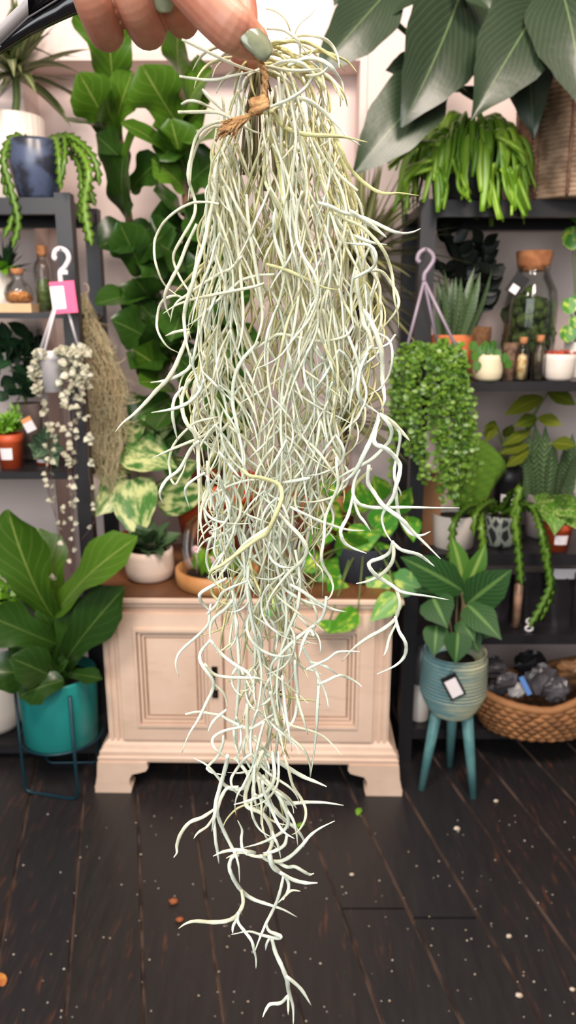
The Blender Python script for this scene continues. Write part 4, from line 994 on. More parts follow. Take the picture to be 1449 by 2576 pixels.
# --- bottom shelf: wicker basket with plastic packs, white bottle
zb = RZ[4]
M_wick, nt_, bs_ = newmat('woven_seagrass'); b_ = NB(nt_); r__ = b_.rnd(); o_ = b_.obj()
b_.l(b_.mix(b_.math('ADD', b_.math('MULTIPLY', r__, .6), b_.math('MULTIPLY', b_.noise(60, 3, o_), .4)), lin((106, 68, 40)), lin((176, 122, 74))), bs_.inputs['Base Color']); bs_.inputs['Roughness'].default_value = .7
Y = 2.24; zs = zb; c = P(1348, 1800, Y); cx = c.x
t = thing('wicker_basket', 'oval brown woven basket full of plastic packets on the bottom right shelf', 'basket', (cx, Y, zs))
ax, ay, hB = 158*mpp(1780, Y), .135, Zv(1742, Y)-zs
def bpt(a, q, o_=0):
    k = .78+.22*math.sin(q*1.57); dip = 1+(.5*abs(math.cos(a))**1.4+.3*math.cos(a))*q
    return Vector((cx+(ax*k+o_)*math.cos(a), Y+(ay*k+o_)*math.sin(a), zs+.004+hB*q*dip))
m = MB(); nrow, nst = 7, 34
for r_i in range(nrow):
    for s_i in range(nst):
        a0 = 2*math.pi*(s_i+(.5 if r_i % 2 else 0))/nst; da = 2*math.pi/nst
        q0 = (r_i+.5)/nrow
        pts = [bpt(a0+da*(j/4-.5)*1.15, q0+(.03 if j in (0, 4) else 0)-.015*((j-2) % 2), [-.004, .004, .007, .004, -.004][j]) for j in range(5)]
        m.tube(pts, [.008, .012, .0135, .012, .008], 5, r=random.random(), cap=False)
m.build('weave', M_wick, t)
m = MB()
for s_i in range(64):
    aa = [bpt(2*math.pi*s_i/64, q, -.007) for q in (0, .5, 1)]; bb = [bpt(2*math.pi*(s_i+1)/64, q, -.007) for q in (0, .5, 1)]
    for k in range(2): m.quad([aa[k], bb[k], bb[k+1], aa[k+1]], .2)
    m.quad([Vector((cx, Y, zs+.006)), aa[0], bb[0], Vector((cx, Y, zs+.006))], .2)
m.build('lining', plain('dark_seagrass', (90, 58, 36), .8), t)
m = MB(); m.tube([bpt(2*math.pi*k/72, 1.0, .003)+Vector((0, 0, .006)) for k in range(73)], [.013+.0012*(k % 2) for k in range(73)], 8, cap=False, r=.8); m.build('rim', M_wick, t)
M_film = glassmat('crumpled_film', (170, 166, 172), 1.0)
M_darkpk = plain('dark_packet', (54, 50, 54), .3, (84, 80, 84), 14, bump=.5)
def crumple(label, u, v, Y, sz, mat, grp, seed, flat=.5):
    rn = random.Random(seed); p = P(u, v, Y); me = MB()
    R_ = Matrix.Rotation(rn.uniform(-.6, .6), 3, 'Y')@Matrix.Rotation(rn.uniform(-.5, .5), 3, 'X')
    n = 14; i0 = 0
    for k in range(9):
        th = math.pi*k/8
        for j in range(n):
            a = 2*math.pi*j/n; q = 1+rn.uniform(-.22, .22)
            me.vert(p+R_@Vector((sz*math.sin(th)*math.cos(a)*q, sz*flat*math.sin(th)*math.sin(a)*q, -sz*math.cos(th)*q*.9)), (j/n, k/8))
    for k in range(8):
        for j in range(n):
            a = k*n+j; b2 = k*n+(j+1) % n; me.Fc.append([a, b2, b2+n, a+n])
    o = me.build('plastic_packet', mat, None, loc=p, smooth=False); tag(o, label, 'packet', grp); return o
crumple('crumpled clear packet at the left end of the woven basket', 1250, 1735, 2.22, .045, M_darkpk, 'packets in the woven basket', 1)
crumple('dark packet at the back left of the woven basket', 1240, 1680, 2.3, .05, M_darkpk, 'packets in the woven basket', 2)
crumple('white glossy packet beside the blue strip in the woven basket', 1300, 1735, 2.2, .03, plain('white_film', (200, 194, 190), .2, bump=.4), 'packets in the woven basket', 3)
crumple('shiny clear packet in the middle of the woven basket', 1365, 1710, 2.22, .052, M_darkpk, 'packets in the woven basket', 4)
crumple('dark packet at the back of the woven basket, near the shelf above', 1330, 1665, 2.3, .05, M_blackp, 'packets in the woven basket', 5)
crumple('pale grey clear packet lying against the front rim of the woven basket', 1275, 1712, 2.16, .038, plain('smoky_film', (120, 116, 120), .18, (84, 80, 86), 12, bump=.5), 'packets in the woven basket', 8)
crumple('dark packet below the shiny clear one in the woven basket', 1400, 1735, 2.18, .045, M_darkpk, 'packets in the woven basket', 9)
crumple('packet with brown filling at the right end of the woven basket', 1440, 1690, 2.22, .05, plain('brown_packet', (130, 92, 58), .4, (90, 66, 50), 20), 'packets in the woven basket', 6)
q = P(1320, 1722, 2.18); R_ = Matrix.Rotation(math.radians(-28), 3, 'Y')
o = MB().box(q+Vector((-.008, -.003, -.04)), q+Vector((.008, .003, .03)), R_, q).build('blue_strip', plain('sky_blue_plastic', (110, 156, 226), .4), None, loc=q, smooth=False)
tag(o, 'sky blue plastic strip sticking out of the woven basket', 'strip')
Y = 2.28; c = P(1052, 1830, Y); h = Zv(1620, Y)-zb; r_ = 26*mpp(1760, Y)
t = thing('refill_bottle', 'white bottle with a grey upper half behind the blue woven planter', 'bottle', (c.x, Y, zb))
MB().lathe([(r_*.95, 0), (r_, .006), (r_, h*.5)], (c.x, Y, zb), 24).build('lower_body', M_white, t)
MB().lathe([(r_*.97, h*.5), (r_*.95, h*.85), (r_*.5, h*.93), (r_*.45, h)], (c.x, Y, zb), 24).build('upper_body', plain('grey_film', (112, 108, 110), .3), t)
# --- hanging vine with small round leaves in front of the right post
Y = 2.1; t = thing('hanging_leafy_vine', 'hanging pot of dense small round-leaved green vines on a grey plastic hook', 'plant', P(1075, 880, Y))
M_lilac = plain('grey_lilac_plastic', (150, 136, 150), .4)
hk = crom(pxpath([(1056, 660), (1050, 652), (1056, 636), (1072, 628), (1088, 640), (1090, 656), (1078, 676), (1068, 690), (1066, 708)], Y))
MB().tube(hk, 5.5*mpp(670, Y), 8).build('hook', M_lilac, t)
pc = P(1090, 900, Y); rp_ = 75*mpp(900, Y)
for a in (3.3, 1.2, -.5): MB().tube([P(1067, 706, Y), pc+Vector((rp_*math.cos(a), rp_*.7*math.sin(a), 0))], 4*mpp(800, Y), 6).build('hanger_strut', M_lilac, t)
hp = .11
MB().lathe([(rp_*.75, -hp), (rp_, 0), (rp_*.95, 0), (rp_*.9, -.02), (0, -.022)], pc, 32).build('pot', M_blackp, t)
M_hope = leafmat('small_round_leaf', (44, 92, 28), (124, 158, 54), (110, 150, 60), .08, 0, rough=.35)
m = MB(); s_ = MB(); rn = random.Random(11)
VN = []
for k in range(64):
    u1 = rn.uniform(985, 1200); 
    v1 = {0: rn.uniform(1060, 1180), 1: rn.uniform(1080, 1270), 2: rn.uniform(1040, 1200)}[0 if u1 < 1040 else 1 if u1 > 1090 else 2]
    if 1050 < u1 < 1092: v1 = rn.uniform(980, 1120)
    VN.append((rn.uniform(1035, 1140), rn.uniform(880, 902), min(u1, 1158), rn.uniform(892, 935), u1+rn.uniform(-8, 8), v1))
VN += [(1050, 880, 1045, 1000, 1062, 1215), (1045, 880, 1040, 1010, 1058, 1190), (1110, 880, 1120, 1050, 1112, 1235), (1130, 880, 1190, 1000, 1202, 1180), (1040, 880, 990, 960, 985, 1215), (1060, 880, 1060, 1060, 1072, 1205), (1120, 880, 1105, 1100, 1118, 1265)]
for (u0, v0, um, vm, u1, v1) in VN:
    dd = (um-1090)/84; dy = -(1-dd*dd)**.5*.1-rn.uniform(0, .02) if abs(dd) < 1 and rn.random() < .7 else rn.uniform(-.07, .03)
    pts = crom([P(u0, v0, Y), P((u0+um)/2, min(v0, vm)-rn.uniform(2, 14), Y+dy*.6), P(um, vm, Y+dy), P((um+u1)/2+rn.uniform(-6, 6), (vm+v1)/2, Y+dy), P(u1, v1, Y+dy)], 7)
    s_.tube(pts, .001, 4)
    L_ = sum((b-a).length for a, b in zip(pts, pts[1:])); nn = int(L_/.0062)
    for j in range(nn):
        p = pts[min(len(pts)-1, int(j/nn*len(pts)))]+rv(.003); a = rn.uniform(0, 6.28)
        d = Vector((math.cos(a), math.sin(a)*.8-.3, rn.uniform(-.5, .4))).normalized()
        m.leaf(p, p+d*rn.uniform(.011, .018), rn.uniform(.010, .0145), N=Vector((rn.uniform(-.7, .7), -1, rn.uniform(-.2, .9))), shape=ROUND, nl=4, ns=2, r=rn.random())
s_.build('vines', M_stem, t); m.build('leaves', M_hope, t)
nl_ = MB().tube([P(1072, 622, 2.2), P(1072, 625, 2.085)], .003, 6).build('hook_nail', MC['steel'], None, loc=P(1072, 622, 2.2))
tag(nl_, 'small metal peg in the right shelf post holding the grey lilac hook', 'nail')
# ================================================================ woven planter on legs
M_rope, nt_, bs_ = newmat('blue_cream_rope'); b_ = NB(nt_); o_ = b_.obj()
mp_ = b_.n('ShaderNodeMapping'); mp_.inputs['Scale'].default_value = (3, 3, 14); b_.l(o_, mp_.inputs[0])
sx_ = b_.n('ShaderNodeSeparateXYZ'); b_.l(o_, sx_.inputs[0])
f_ = b_.math('ADD', b_.math('MULTIPLY', b_.noise(4, 3, mp_.outputs[0]), .55), b_.math('MULTIPLY', sx_.outputs[0], 2.2))
c_ = b_.mix(b_.ramp(f_, .12, .42), lin((112, 150, 152)), lin((204, 202, 166)))
c_ = b_.mix(b_.math('MULTIPLY', b_.ramp(b_.noise(60, 2, mp_.outputs[0]), .6, .7), .5), c_, lin((70, 100, 106)))
gv_ = b_.math('SINE', b_.math('MULTIPLY', sx_.outputs[2], 6.283/.0105))
c_ = b_.mix(b_.math('MULTIPLY', b_.ramp(gv_, .45, .9), .75), c_, lin((62, 88, 94)))
b_.l(c_, bs_.inputs['Base Color']); bs_.inputs['Roughness'].default_value = .85
M_leg = plain('blue_stained_wood', (98, 146, 144), .5, (78, 124, 126), 14)
Y = 2.06; c = P(1140, 1720, Y); cx = c.x; r_ = 80*mpp(1720, Y); z0, z1 = P(1140, 1806, Y-r_*.3).z, P(1140, 1655, Y-r_*.6).z
t = thing('planter_on_legs', 'blue and cream coiled rope planter on three blue legs holding a striped-leaf plant', 'plant', (cx, Y, 0))
hp = z1-z0; pr = []; nco = 19
for k in range(nco+1):
    q = k/nco; rr = r_*(.55+.48*min(1, q*2.6)**.6 if q < .38 else 1.03-.04*math.sin((q-.38)*2.5)-(.05*(q > .9)))
    for e_, dr in ((0, -.006), (.3, .0016), (.7, .0016)): pr.append((rr+dr, z0+hp*(q+e_/nco)*nco/(nco+1)))
pr += [(r_*.96, z1), (r_*.9, z1-.004), (r_*.86, z1-.03), (0, z1-.035)]
MB().lathe([(0, z0)]+pr, (cx, Y, 0), 48).build('rope_pot', M_rope, t)
MB().lathe([(0, z1-.03), (r_*.87, z1-.032)], (cx, Y, 0), 24).build('soil', M_soil, t)
for (u, v, ut, vt) in ((1060, 1985, 1092, 1800), (1191, 2006, 1172, 1800), (1131, 1926, 1131, 1800)):
    f = PZ(u, v, 0.0); tp = Vector((cx, Y, z0+.015))+(Vector((f.x, f.y, 0))-Vector((cx, Y, 0)))*.55; tp.z = z0+.018
    MB().tube([f, f.lerp(tp, .5), tp], [.0115, .0155, .0185], 14).build('leg', M_leg, t)
q = P(1140, 1727, Y-r_*1.07-.004); R_ = Matrix.Rotation(math.radians(-28), 3, 'Y')
tg = MB().box(q+Vector((-.024, 0, -.04)), q+Vector((.024, .0015, .038)), R_, q).build('hang_tag', MC['black_card'], t, smooth=False)
MB().box(q+Vector((-.0175, -.0012, -.034)), q+Vector((.0175, -.0002, .024)), R_, q).build('tag_sticker', M_label, tg, smooth=False)
MB().tube([P(1139, 1680, Y-r_*1.05), q+R_@Vector((0, 0, .034))], .0008, 4).build('tag_string', MC['black_card'], tg)
M_cal = leafmat('striped_calathea', (34, 70, 34), (46, 86, 40), (104, 142, 74), .14, .35, 9, 1.1, .55, spec=.3)
M_cal2 = leafmat('light_midrib_leaf', (70, 116, 44), (90, 136, 54), (150, 180, 90), .25, .2, 9, 1.1, .4)
m = MB(); m2 = MB(); s_ = MB(); top = Vector((cx, Y, z1-.03)); hub = P(1162, 1488, 2.05)
s_.tube(crom([top, P(1158, 1570, Y), P(1166, 1520, 2.05), hub]), [.006]*16, 7)
for (a, b, w_, y0, y1, k2) in (((1166, 1488), (1008, 1395), 92, 2.05, 1.98, 0), ((1166, 1484), (1136, 1345), 58, 2.06, 2.04, 1), ((1168, 1486), (1222, 1362), 52, 2.06, 2.05, 1), ((1172, 1522), (1288, 1428), 98, 2.04, 1.96, 0), ((1090, 1505), (1126, 1578), 92, 2.0, 1.93, 0), ((1178, 1522), (1262, 1606), 84, 2.02, 1.92, 0),
                               ((1098, 1575), (1092, 1648), 66, 1.98, 1.93, 0), ((1152, 1592), (1145, 1668), 74, 1.96, 1.92, 0), ((1160, 1560), (1195, 1612), 56, 2.0, 1.95, 0), ((1195, 1575), (1240, 1600), 54, 2.06, 2.04, 0), ((1120, 1520), (1060, 1540), 60, 2.08, 2.06, 0), ((1150, 1500), (1040, 1480), 60, 2.1, 2.08, 0), ((1180, 1590), (1205, 1640), 50, 2.0, 1.97, 0)):
    lpx(m2 if k2 else m, a, b, w_, y0, y1, shape=OVATE if k2 or b[1] < 1480 else HEART, fold=.14, bend=.05, droop=.03, nl=14, ns=8)
    if a[1] > 1495: A = P(a[0], a[1], y0); s_.tube(crom([top, (top+A)/2+Vector((0, 0, .02)), A]), .003, 5)
s_.build('stems', plain('brown_green_stem', (112, 100, 66), .6), t); m.build('foliage', M_cal, t); m2.build('new_leaves', M_cal2, t)
# ================================================================ floor litter
def scrap(name, label, u, v, sz, mat, cat, shape=OVATE, ang=0):
    p = PZ(u, v, .003); m = MB(); d = Vector((math.cos(ang), math.sin(ang), .1))*sz
    m.leaf(p-d*.5, p+d*.5, sz*.55, N=Vector((0, 0, 1)), shape=shape, fold=.25, bend=.12, nl=8, ns=4)
    o = m.build(name, mat, None, loc=p); tag(o, label, cat); return o
scrap('leaf_scrap', 'small green leaf scrap on a floorboard joint right of the hanging plant', 903, 2042, .035, M_lime, 'leaf', ang=1.2)
scrap('leaf_scrap', 'tiny green leaf scrap on the floor behind the dangling tips', 757, 2078, .03, M_lime, 'leaf', ang=.4)
scrap('dry_leaf', 'orange dried leaf on the floor at the bottom left edge', 2, 2463, .04, plain('orange_dry_leaf', (206, 140, 62), .7, (170, 96, 40), 40), 'leaf', HEART, ang=2.2)
M_white_s = plain('white_crumb', (222, 210, 196), .7, (190, 168, 140), 100)
for lab, u, v, s_ in (('large pale crumb lying on the bottom right floorboards', 1306, 2503, .0075), ('white pebble with a smaller one beside it on the right floorboards', 1280, 2355, .0065), ('pale pinkish crumb near the front leg of the rope planter', 1248, 2015, .007), ('small white crumb at the bottom right picture edge', 1440, 2489, .006),
                       ('white crumb on the floor right of the lowest strands', 885, 2200, .006), ('flat pale crumb on the floor below the rope planter legs', 1150, 2084, .009), ('rusty orange crumb on the left floorboards', 436, 2267, .011), ('small orange crumb just below the rusty one', 452, 2313, .009)):
    p = PZ(u, v, s_*.6); m = MB().ball(p, (s_*1.1, s_*.8, s_*.6), 10, jit=.18)
    o = m.build('crumb', plain('rusty_crumb', (158, 88, 48), .8) if 'orange' in lab else M_white_s, None, loc=p); tag(o, lab, 'crumb')
m = MB(); rn = random.Random(21)
for k in range(170):
    if rn.random() < .55: u, v = rn.uniform(740, 1449), rn.uniform(2050, 2570)
    else: u, v = rn.uniform(0, 740), rn.uniform(2010, 2560)
    s_ = rn.uniform(.0009, .0024); p = PZ(u, v, s_*.6); m.ball(p, (s_*1.2, s_, s_*.7), 6, jit=.3)
o = m.build('floor_grit', M_white_s, None); tag(o, 'fine pale grit scattered over the dark floorboards', 'grit', kind='stuff')
# ================================================================ the hanging air plant
M_till, nt_, bs_ = newmat('silvery_strand'); b_ = NB(nt_); r__ = b_.rnd(); o_ = b_.obj(); uu_, vv_, _x = b_.uv()
c_ = b_.mix(b_.ramp(r__, .3, .6), lin((226, 230, 211)), lin((230, 227, 198)))
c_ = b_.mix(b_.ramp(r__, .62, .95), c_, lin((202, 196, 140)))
c_ = b_.mix(b_.math('MULTIPLY', b_.ramp(b_.noise(140, 3, o_), .55, .8), .3), c_, lin((190, 184, 142)))
c_ = b_.mix(b_.math('MULTIPLY', b_.ramp(b_.noise(38, 2, o_), .66, .76), .3), c_, lin((186, 166, 148)))
b_.l(c_, bs_.inputs['Base Color']); bs_.inputs['Roughness'].default_value = .85; bs_.inputs['Specular IOR Level'].default_value = .2
b_.bump(b_.noise(1500, 2, o_), .55, .0006, bs_)
HY = .40
TR = """457,99 497,118 542,140 591,163 633,177 660,182
451,192 481,197 512,201 548,200 579,192 618,184 650,176
509,225 530,248 560,279
457,262 475,254 497,256 521,266 548,280
448,282 481,282 542,282 573,292 603,312 633,329 664,338|11
579,312 557,306 530,312 506,327 491,351 481,391 474,424 474,450 481,475 490,503 491,531 481,559 457,600 437,639 440,669 457,705 479,738 504,777 526,812 545,850|10
560,318 530,321 503,352 488,388 481,418 478,460 473,506
550,513 526,509 492,509 470,516 443,531 415,556 399,581 389,608 389,647 396,677 407,705 421,724 443,741 462,752|8
545,410 540,440 542,481 526,550 515,606 495,669 484,716 468,766 463,799 465,830 468,858 477,896 480,916|13
495,564 470,617 451,666 429,708 415,741 417,771 428,799|11
664,713 636,722 581,733 526,744 479,755 443,768 410,789|9
691,690 650,693 608,705 581,727 539,763 498,802 470,820|9
515,661 493,680 465,710 434,741
608,644 581,675 553,688 515,711 476,738 440,766 428,810
465,750 440,744 415,752 401,771 395,804 396,829 408,855 425,875 451,888|8
475,835 466,861 454,890 439,925 419,957 396,980 367,1012 338,1041 309,1064 290,1087|13
478,890 480,916 468,933 442,948 410,958 379,962|11
477,829 442,835 416,845
512,957 506,977 483,1006 454,1023 419,1032 381,1038|11
460,974 439,1003 434,1041 439,1075 447,1109|10
552,1061 512,1096 466,1116 425,1133 379,1155|9
478,955 468,971 457,1003 460,1038 471,1067 489,1090 497,1119 499,1162 499,1180 501,1235 500,1304 497,1370|13
545,1050 500,1060 470,1080 437,1119 425,1160 428,1185 430,1205 441,1219 452,1202 463,1180 470,1150 480,1125|8
500,1110 480,1130 452,1180 421,1205 405,1230 403,1249 413,1271|11
515,1190 490,1205 471,1221 466,1241 477,1279|9
521,1160 524,1230 507,1277 504,1312 515,1364|10
521,1197 530,1249 530,1285|9
660,285 680,270 721,253 757,231 777,209 785,190 771,170 746,154 713,155 680,168 645,178 620,195 611,215 614,238 627,255|10
700,270 688,276 679,303 676,348 666,400 664,440 672,470 691,503 716,542 746,570 765,600 790,650 800,700|11
672,72 708,74 735,88 752,107 755,132 749,151|9
670,22 692,28 715,45 726,66 732,88 734,111|4
794,20 779,39 759,55 746,74 740,95|4
740,100 759,117 775,138 788,128 800,121|4
770,190 790,190 810,184 824,169|9
660,165 688,170 721,176 763,177 804,173|9
720,270 738,256 757,248 782,256 810,278 835,300 857,322 873,344 906,365|12
680,280 691,289 713,317 746,333 790,340 835,342 873,346 924,358|13
680,290 683,330 702,355 724,369 755,379 785,377 818,361 848,336|9
835,320 843,347 859,377 873,411 895,441 929,470 958,485 983,487 1006,486 1053,492|11
800,510 832,519 859,534 894,542 924,552 956,567 988,582 1013,587 1038,584 1058,575|11
880,530 919,557 944,574 972,597|14
810,495 829,522 854,564 881,589 909,601 939,611 973,616|13
840,535 869,552 904,567 929,587 951,611 968,636 981,669 988,701 990,726 993,758 1001,788 1003,825|10
904,691 931,681 959,683 981,708 998,738 1003,765 993,788 973,813 953,838|10
890,700 934,676 946,654 941,629 924,616 894,614 869,611|10
914,680 916,654 926,629 934,616
896,680 899,726 906,758 911,793 917,820 928,836 942,883 956,916|14
850,715 854,728 862,755 879,785 894,810 914,838|10
670,665 690,670 720,679 750,693 782,708 814,723 849,729|11
640,880 680,852 702,841 730,844 763,852 796,858 835,855 868,846 884,830 890,811|10
916,780 928,800 945,836 959,883 962,919 962,955 966,988 967,1010 958,1034|15
950,838 975,852 986,877 986,910 978,944 956,977 928,993|8
995,841 981,861 962,873 937,877 910,870|8
935,870 912,900 898,930 890,966 884,993 879,1035|11
926,886 909,921 901,960 902,993 915,1015 937,1029 956,1042|11
956,1042 984,1060 1011,1087 1031,1109|13
955,1040 973,1060 985,1082 981,1106 964,1128 934,1156 895,1178 859,1198 832,1220|12
990,1065 1006,1093 1003,1126 997,1153 992,1186 995,1214 1006,1235 1010,1250|10
955,1040 945,1076 934,1104 917,1140 901,1173 885,1195 860,1215|15
953,1054 942,1098 945,1118 970,1128 992,1148 1006,1170 1003,1200 998,1215 989,1250 969,1281 961,1305 969,1337 989,1368|14
986,1362 1009,1383 1050,1394 1073,1409 1093,1425|11
988,1362 980,1389 960,1403 934,1412 928,1423 940,1441 957,1455 986,1473 1006,1487 1035,1494 1079,1500 1128,1509|12
990,1366 989,1406 974,1432 951,1450 922,1463 896,1468|12
996,1478 1006,1516 1001,1539 992,1560 963,1583 922,1606 888,1632 860,1664|12
994,1550 1003,1586 1018,1612 1022,1632 1015,1655 992,1676 948,1696|11
996,1570 980,1603 972,1635 965,1650|9
905,1180 892,1210 888,1238 893,1255 908,1270 940,1277 980,1277 1021,1276 1079,1277 1156,1278|11
934,1180 919,1195 896,1218 889,1240 888,1265|12
928,1170 925,1212 940,1238 960,1267 980,1284 1012,1308 1038,1337 1073,1371 1108,1406|13
995,1225 1001,1287 1012,1316 1032,1342 1059,1347 1083,1337|11
889,1245 876,1296 861,1325 857,1342 867,1366 890,1380 922,1392|11
889,1255 902,1293 917,1313 934,1338|9
730,1275 760,1290 803,1310 856,1328 888,1334 917,1334|9
846,1150 847,1180 850,1223 832,1267 818,1305 815,1354 809,1394 812,1421 830,1452 838,1476 832,1499 821,1510|10
730,1470 760,1487 798,1513 832,1531 869,1539|11
821,1500 818,1528 809,1554 789,1574 774,1585 739,1612 709,1642 685,1669 680,1699 687,1754|11
770,1685 793,1673 824,1658 847,1641 876,1638 905,1639|8
800,1722 821,1713 853,1699 876,1705 901,1719 910,1728|9
530,1520 527,1542 524,1570 500,1597 465,1627 447,1649 442,1674 450,1701|9
585,1510 569,1530 539,1555 529,1577 529,1612|11
529,1610 507,1637 503,1659 514,1681 534,1709 535,1734 519,1768 497,1813 475,1848 458,1893|11
529,1610 559,1647 594,1674 626,1696 644,1744|10
515,1670 539,1696 569,1703 619,1705 649,1706 671,1716|9
537,1720 559,1739 569,1759 572,1783|8
466,1797 495,1791 519,1793 554,1798 569,1788|8
570,1785 554,1798 534,1818 522,1844|9
554,1798 579,1813 619,1831 644,1826 673,1806 693,1793|10
610,1828 565,1838 539,1853 534,1868 542,1885 559,1898 585,1912|9
590,1905 617,1938 626,1957 620,1977 598,1986 572,1980 553,1961 522,1926 487,1907|12
562,1850 560,1872 547,1903 525,1926 522,1935 537,1945 569,1950|9
572,1900 569,1923 557,1967 544,2015 541,2043 537,2069 533,2092|13
541,2035 509,2056 477,2069 455,2097 445,2126 445,2145 437,2157|11
540,2050 522,2078 499,2094 487,2110|8
538,2050 542,2110 547,2142 551,2173|10
600,1980 572,1983 557,2005 547,2037 550,2059 566,2097 585,2135 595,2157 601,2183 603,2220|11
661,1888 642,1935 623,1977 617,2008 623,2030 655,2043 674,2065 685,2094 683,2126 668,2151 642,2154 610,2145 585,2151 569,2159|13
623,2151 610,2135 607,2110 609,2088 598,2064|9
642,2145 623,2142 598,2138 563,2142 536,2154|11
660,1950 690,1985 712,2024 725,2062 715,2088 680,2110 649,2123 614,2132|11
639,1850 661,1884 693,1910 725,1932 763,1954 795,1967 822,1979|14
685,1890 687,1910 691,1948 683,1977 661,1999 623,2015 588,2024|11
700,1890 701,1919 699,1967 683,1999 661,2018 630,2030|8
650,1945 664,1961 693,1992 715,2018 737,2021 769,2018 817,2019 864,2026|12
668,1961 699,1989 725,2008 747,2034|10
660,1965 664,1992 683,2037 699,2072 715,2094 741,2110|10
675,2000 687,2030 715,2062 744,2084 764,2113 764,2132|10
705,2000 722,2037 737,2062 745,2091 749,2126|9
715,1900 725,1932 737,1977 757,2008 769,2037 766,2065 750,2091 734,2100|9
655,2152 674,2164 703,2167 731,2154 760,2126 779,2103 804,2084 842,2065|11
685,2090 690,2107 699,2126 707,2161|9
722,2100 715,2126 687,2142 661,2146|11
678,2145 680,2160 687,2180 706,2195 716,2207|16
690,2165 722,2181 741,2180 763,2192 779,2200 790,2197|10
705,2195 737,2213 769,2221 799,2221|11
600,2150 583,2158 577,2180 582,2199 595,2224 614,2247 639,2263 674,2275 712,2288 747,2307|12
607,2238 612,2269 604,2291 591,2307 569,2317 534,2320 493,2317 468,2323 449,2336|12
600,2295 599,2320 617,2345 633,2367 639,2390 644,2412 644,2436|9
600,2305 587,2329 585,2348|9
714,2200 706,2237 696,2269 683,2297 668,2326 652,2364 639,2399|10
716,2202 726,2224 722,2247 699,2272|10
712,2262 718,2253 734,2240 756,2242|8
669,2322 677,2342 699,2351 707,2356 699,2360 661,2353 626,2343 582,2351|10
683,2358 693,2396 709,2431 722,2466 726,2494 737,2532 738,2580|13
720,2455 757,2488 783,2529|10
724,2505 706,2523 680,2526 668,2542 661,2559|10
679,2358 671,2374 668,2391|8
725,2505 725,2553|8
790,1600 779,1585 762,1617 752,1654|11
757,1620 781,1664 799,1699 801,1734 798,1784 796,1833 791,1883 781,1955|11
780,1665 814,1674 831,1684 849,1697|8
795,1690 819,1744 827,1784|7
725,1815 737,1826 781,1838 814,1853 839,1876 859,1900|7
680,1740 685,1759 695,1808 707,1858 714,1893|11
742,1660 744,1699 749,1744 744,1794 732,1823 707,1851|11
745,1745 754,1779 764,1811 774,1848|9
710,1700 714,1746 719,1794 727,1841 734,1890|9
609,1180 628,1197 656,1202 697,1216 708,1235 706,1263 686,1312 670,1343 645,1357 600,1390 560,1420 533,1435 529,1452 545,1470 565,1485|13
700,1290 678,1326 628,1359 590,1398 568,1428 546,1459|12
700,1290 725,1318 753,1346 772,1379 761,1409 725,1442 684,1495 667,1536|12
570,1455 545,1468 507,1490 503,1505 512,1520 530,1540|11
780,1202 739,1210 697,1216|11
532,1249 573,1224 615,1210 656,1205 711,1202|8
650,860 610,905 590,950 585,1010 596,1070 608,1130 612,1180|12
560,470 575,520 590,560 600,640 606,700 612,800 604,860 592,900|10
620,490 625,560 640,650 655,740 660,800 648,850 630,890|11
720,490 700,540 670,570 640,620 628,700|9
900,480 870,455 845,430 830,400 815,370|9
760,480 748,530 745,590 760,640 790,690 800,740 780,800 740,850 700,900 640,930|10
520,1545 545,1520 560,1490 600,1470 640,1455|8
836,1030 800,1010 780,960 790,930 815,910 830,890|9"""
till = thing('air_plant', 'long silvery green hanging air plant of tangled curling strands, held up in the foreground', 'plant', P(660, 230, HY))
rn = random.Random(12)
def strand(m, pts2, w, Y0, tip=.22, root=.8, dy=0, r=None, n=6, sub=4):
    k = len(pts2); ph = rn.uniform(0, 6)
    q = crom([P(u, v, Y0+dy*(i/(k-1))+.0035*math.sin(ph+i*1.3)) for i, (u, v) in enumerate(pts2)], sub)
    N_ = len(q); r0 = w/2*mpp(sum(p[1] for p in pts2)/k, Y0)
    rad = []
    for i in range(N_):
        t = i/(N_-1); e = min(1, root+(1-root)*t*5)
        e *= 1 if t < .55 else 1-(1-tip)*((t-.55)/.45)**1.6
        rad.append(r0*e*(1+.07*math.sin(i*1.9+ph)))
    m.tube(q, rad, n, r=rn.random() if r is None else r)
def rcol(v): return min(1, max(0, rn.gauss(.72 if v < 300 else .62 if v < 800 else .45 if v < 1200 else .3, .22)))  # upper strands yellower, lower paler: warm lamp and daylight put into the colour
jobs = []
for ln in TR.split('\n'):
    a, _, w_ = ln.partition('|')
    pts2 = [tuple(map(int, x.split(','))) for x in a.split()]
    jobs.append((pts2, int(w_) if w_ else 9))
order = sorted(range(len(jobs)), key=lambda i: -len(jobs[i][0])*jobs[i][1])
big = set(order[:98]); tang = MB()
for i, (pts2, w_) in enumerate(jobs):
    vm = sum(p[1] for p in pts2)/len(pts2); Y0 = HY+rn.uniform(-.03, .0)
    if i in big:
        m = MB(); strand(m, pts2, w_*(.84 if vm < 1250 else .86), Y0, r=rcol(vm), n=8, dy=rn.uniform(-.01, .01)); m.build('strand', M_till, till)
    else: strand(tang, pts2, w_*(.84 if vm < 1250 else .86), Y0, r=rcol(vm), n=8)
SILH = [(165, 600, 770), (220, 560, 810), (300, 545, 835), (400, 530, 870), (500, 520, 905), (600, 500, 930), (700, 480, 955), (800, 470, 965), (900, 478, 950), (1000, 480, 925), (1100, 500, 880), (1200, 515, 850), (1300, 530, 815), (1400, 530, 815), (1500, 525, 815), (1600, 540, 790), (1700, 560, 775), (1800, 560, 765), (1900, 565, 750), (2000, 590, 730), (2100, 600, 720)]
def sil(v): return lerp_tab(SILH, min(max(v, 165), 2099))
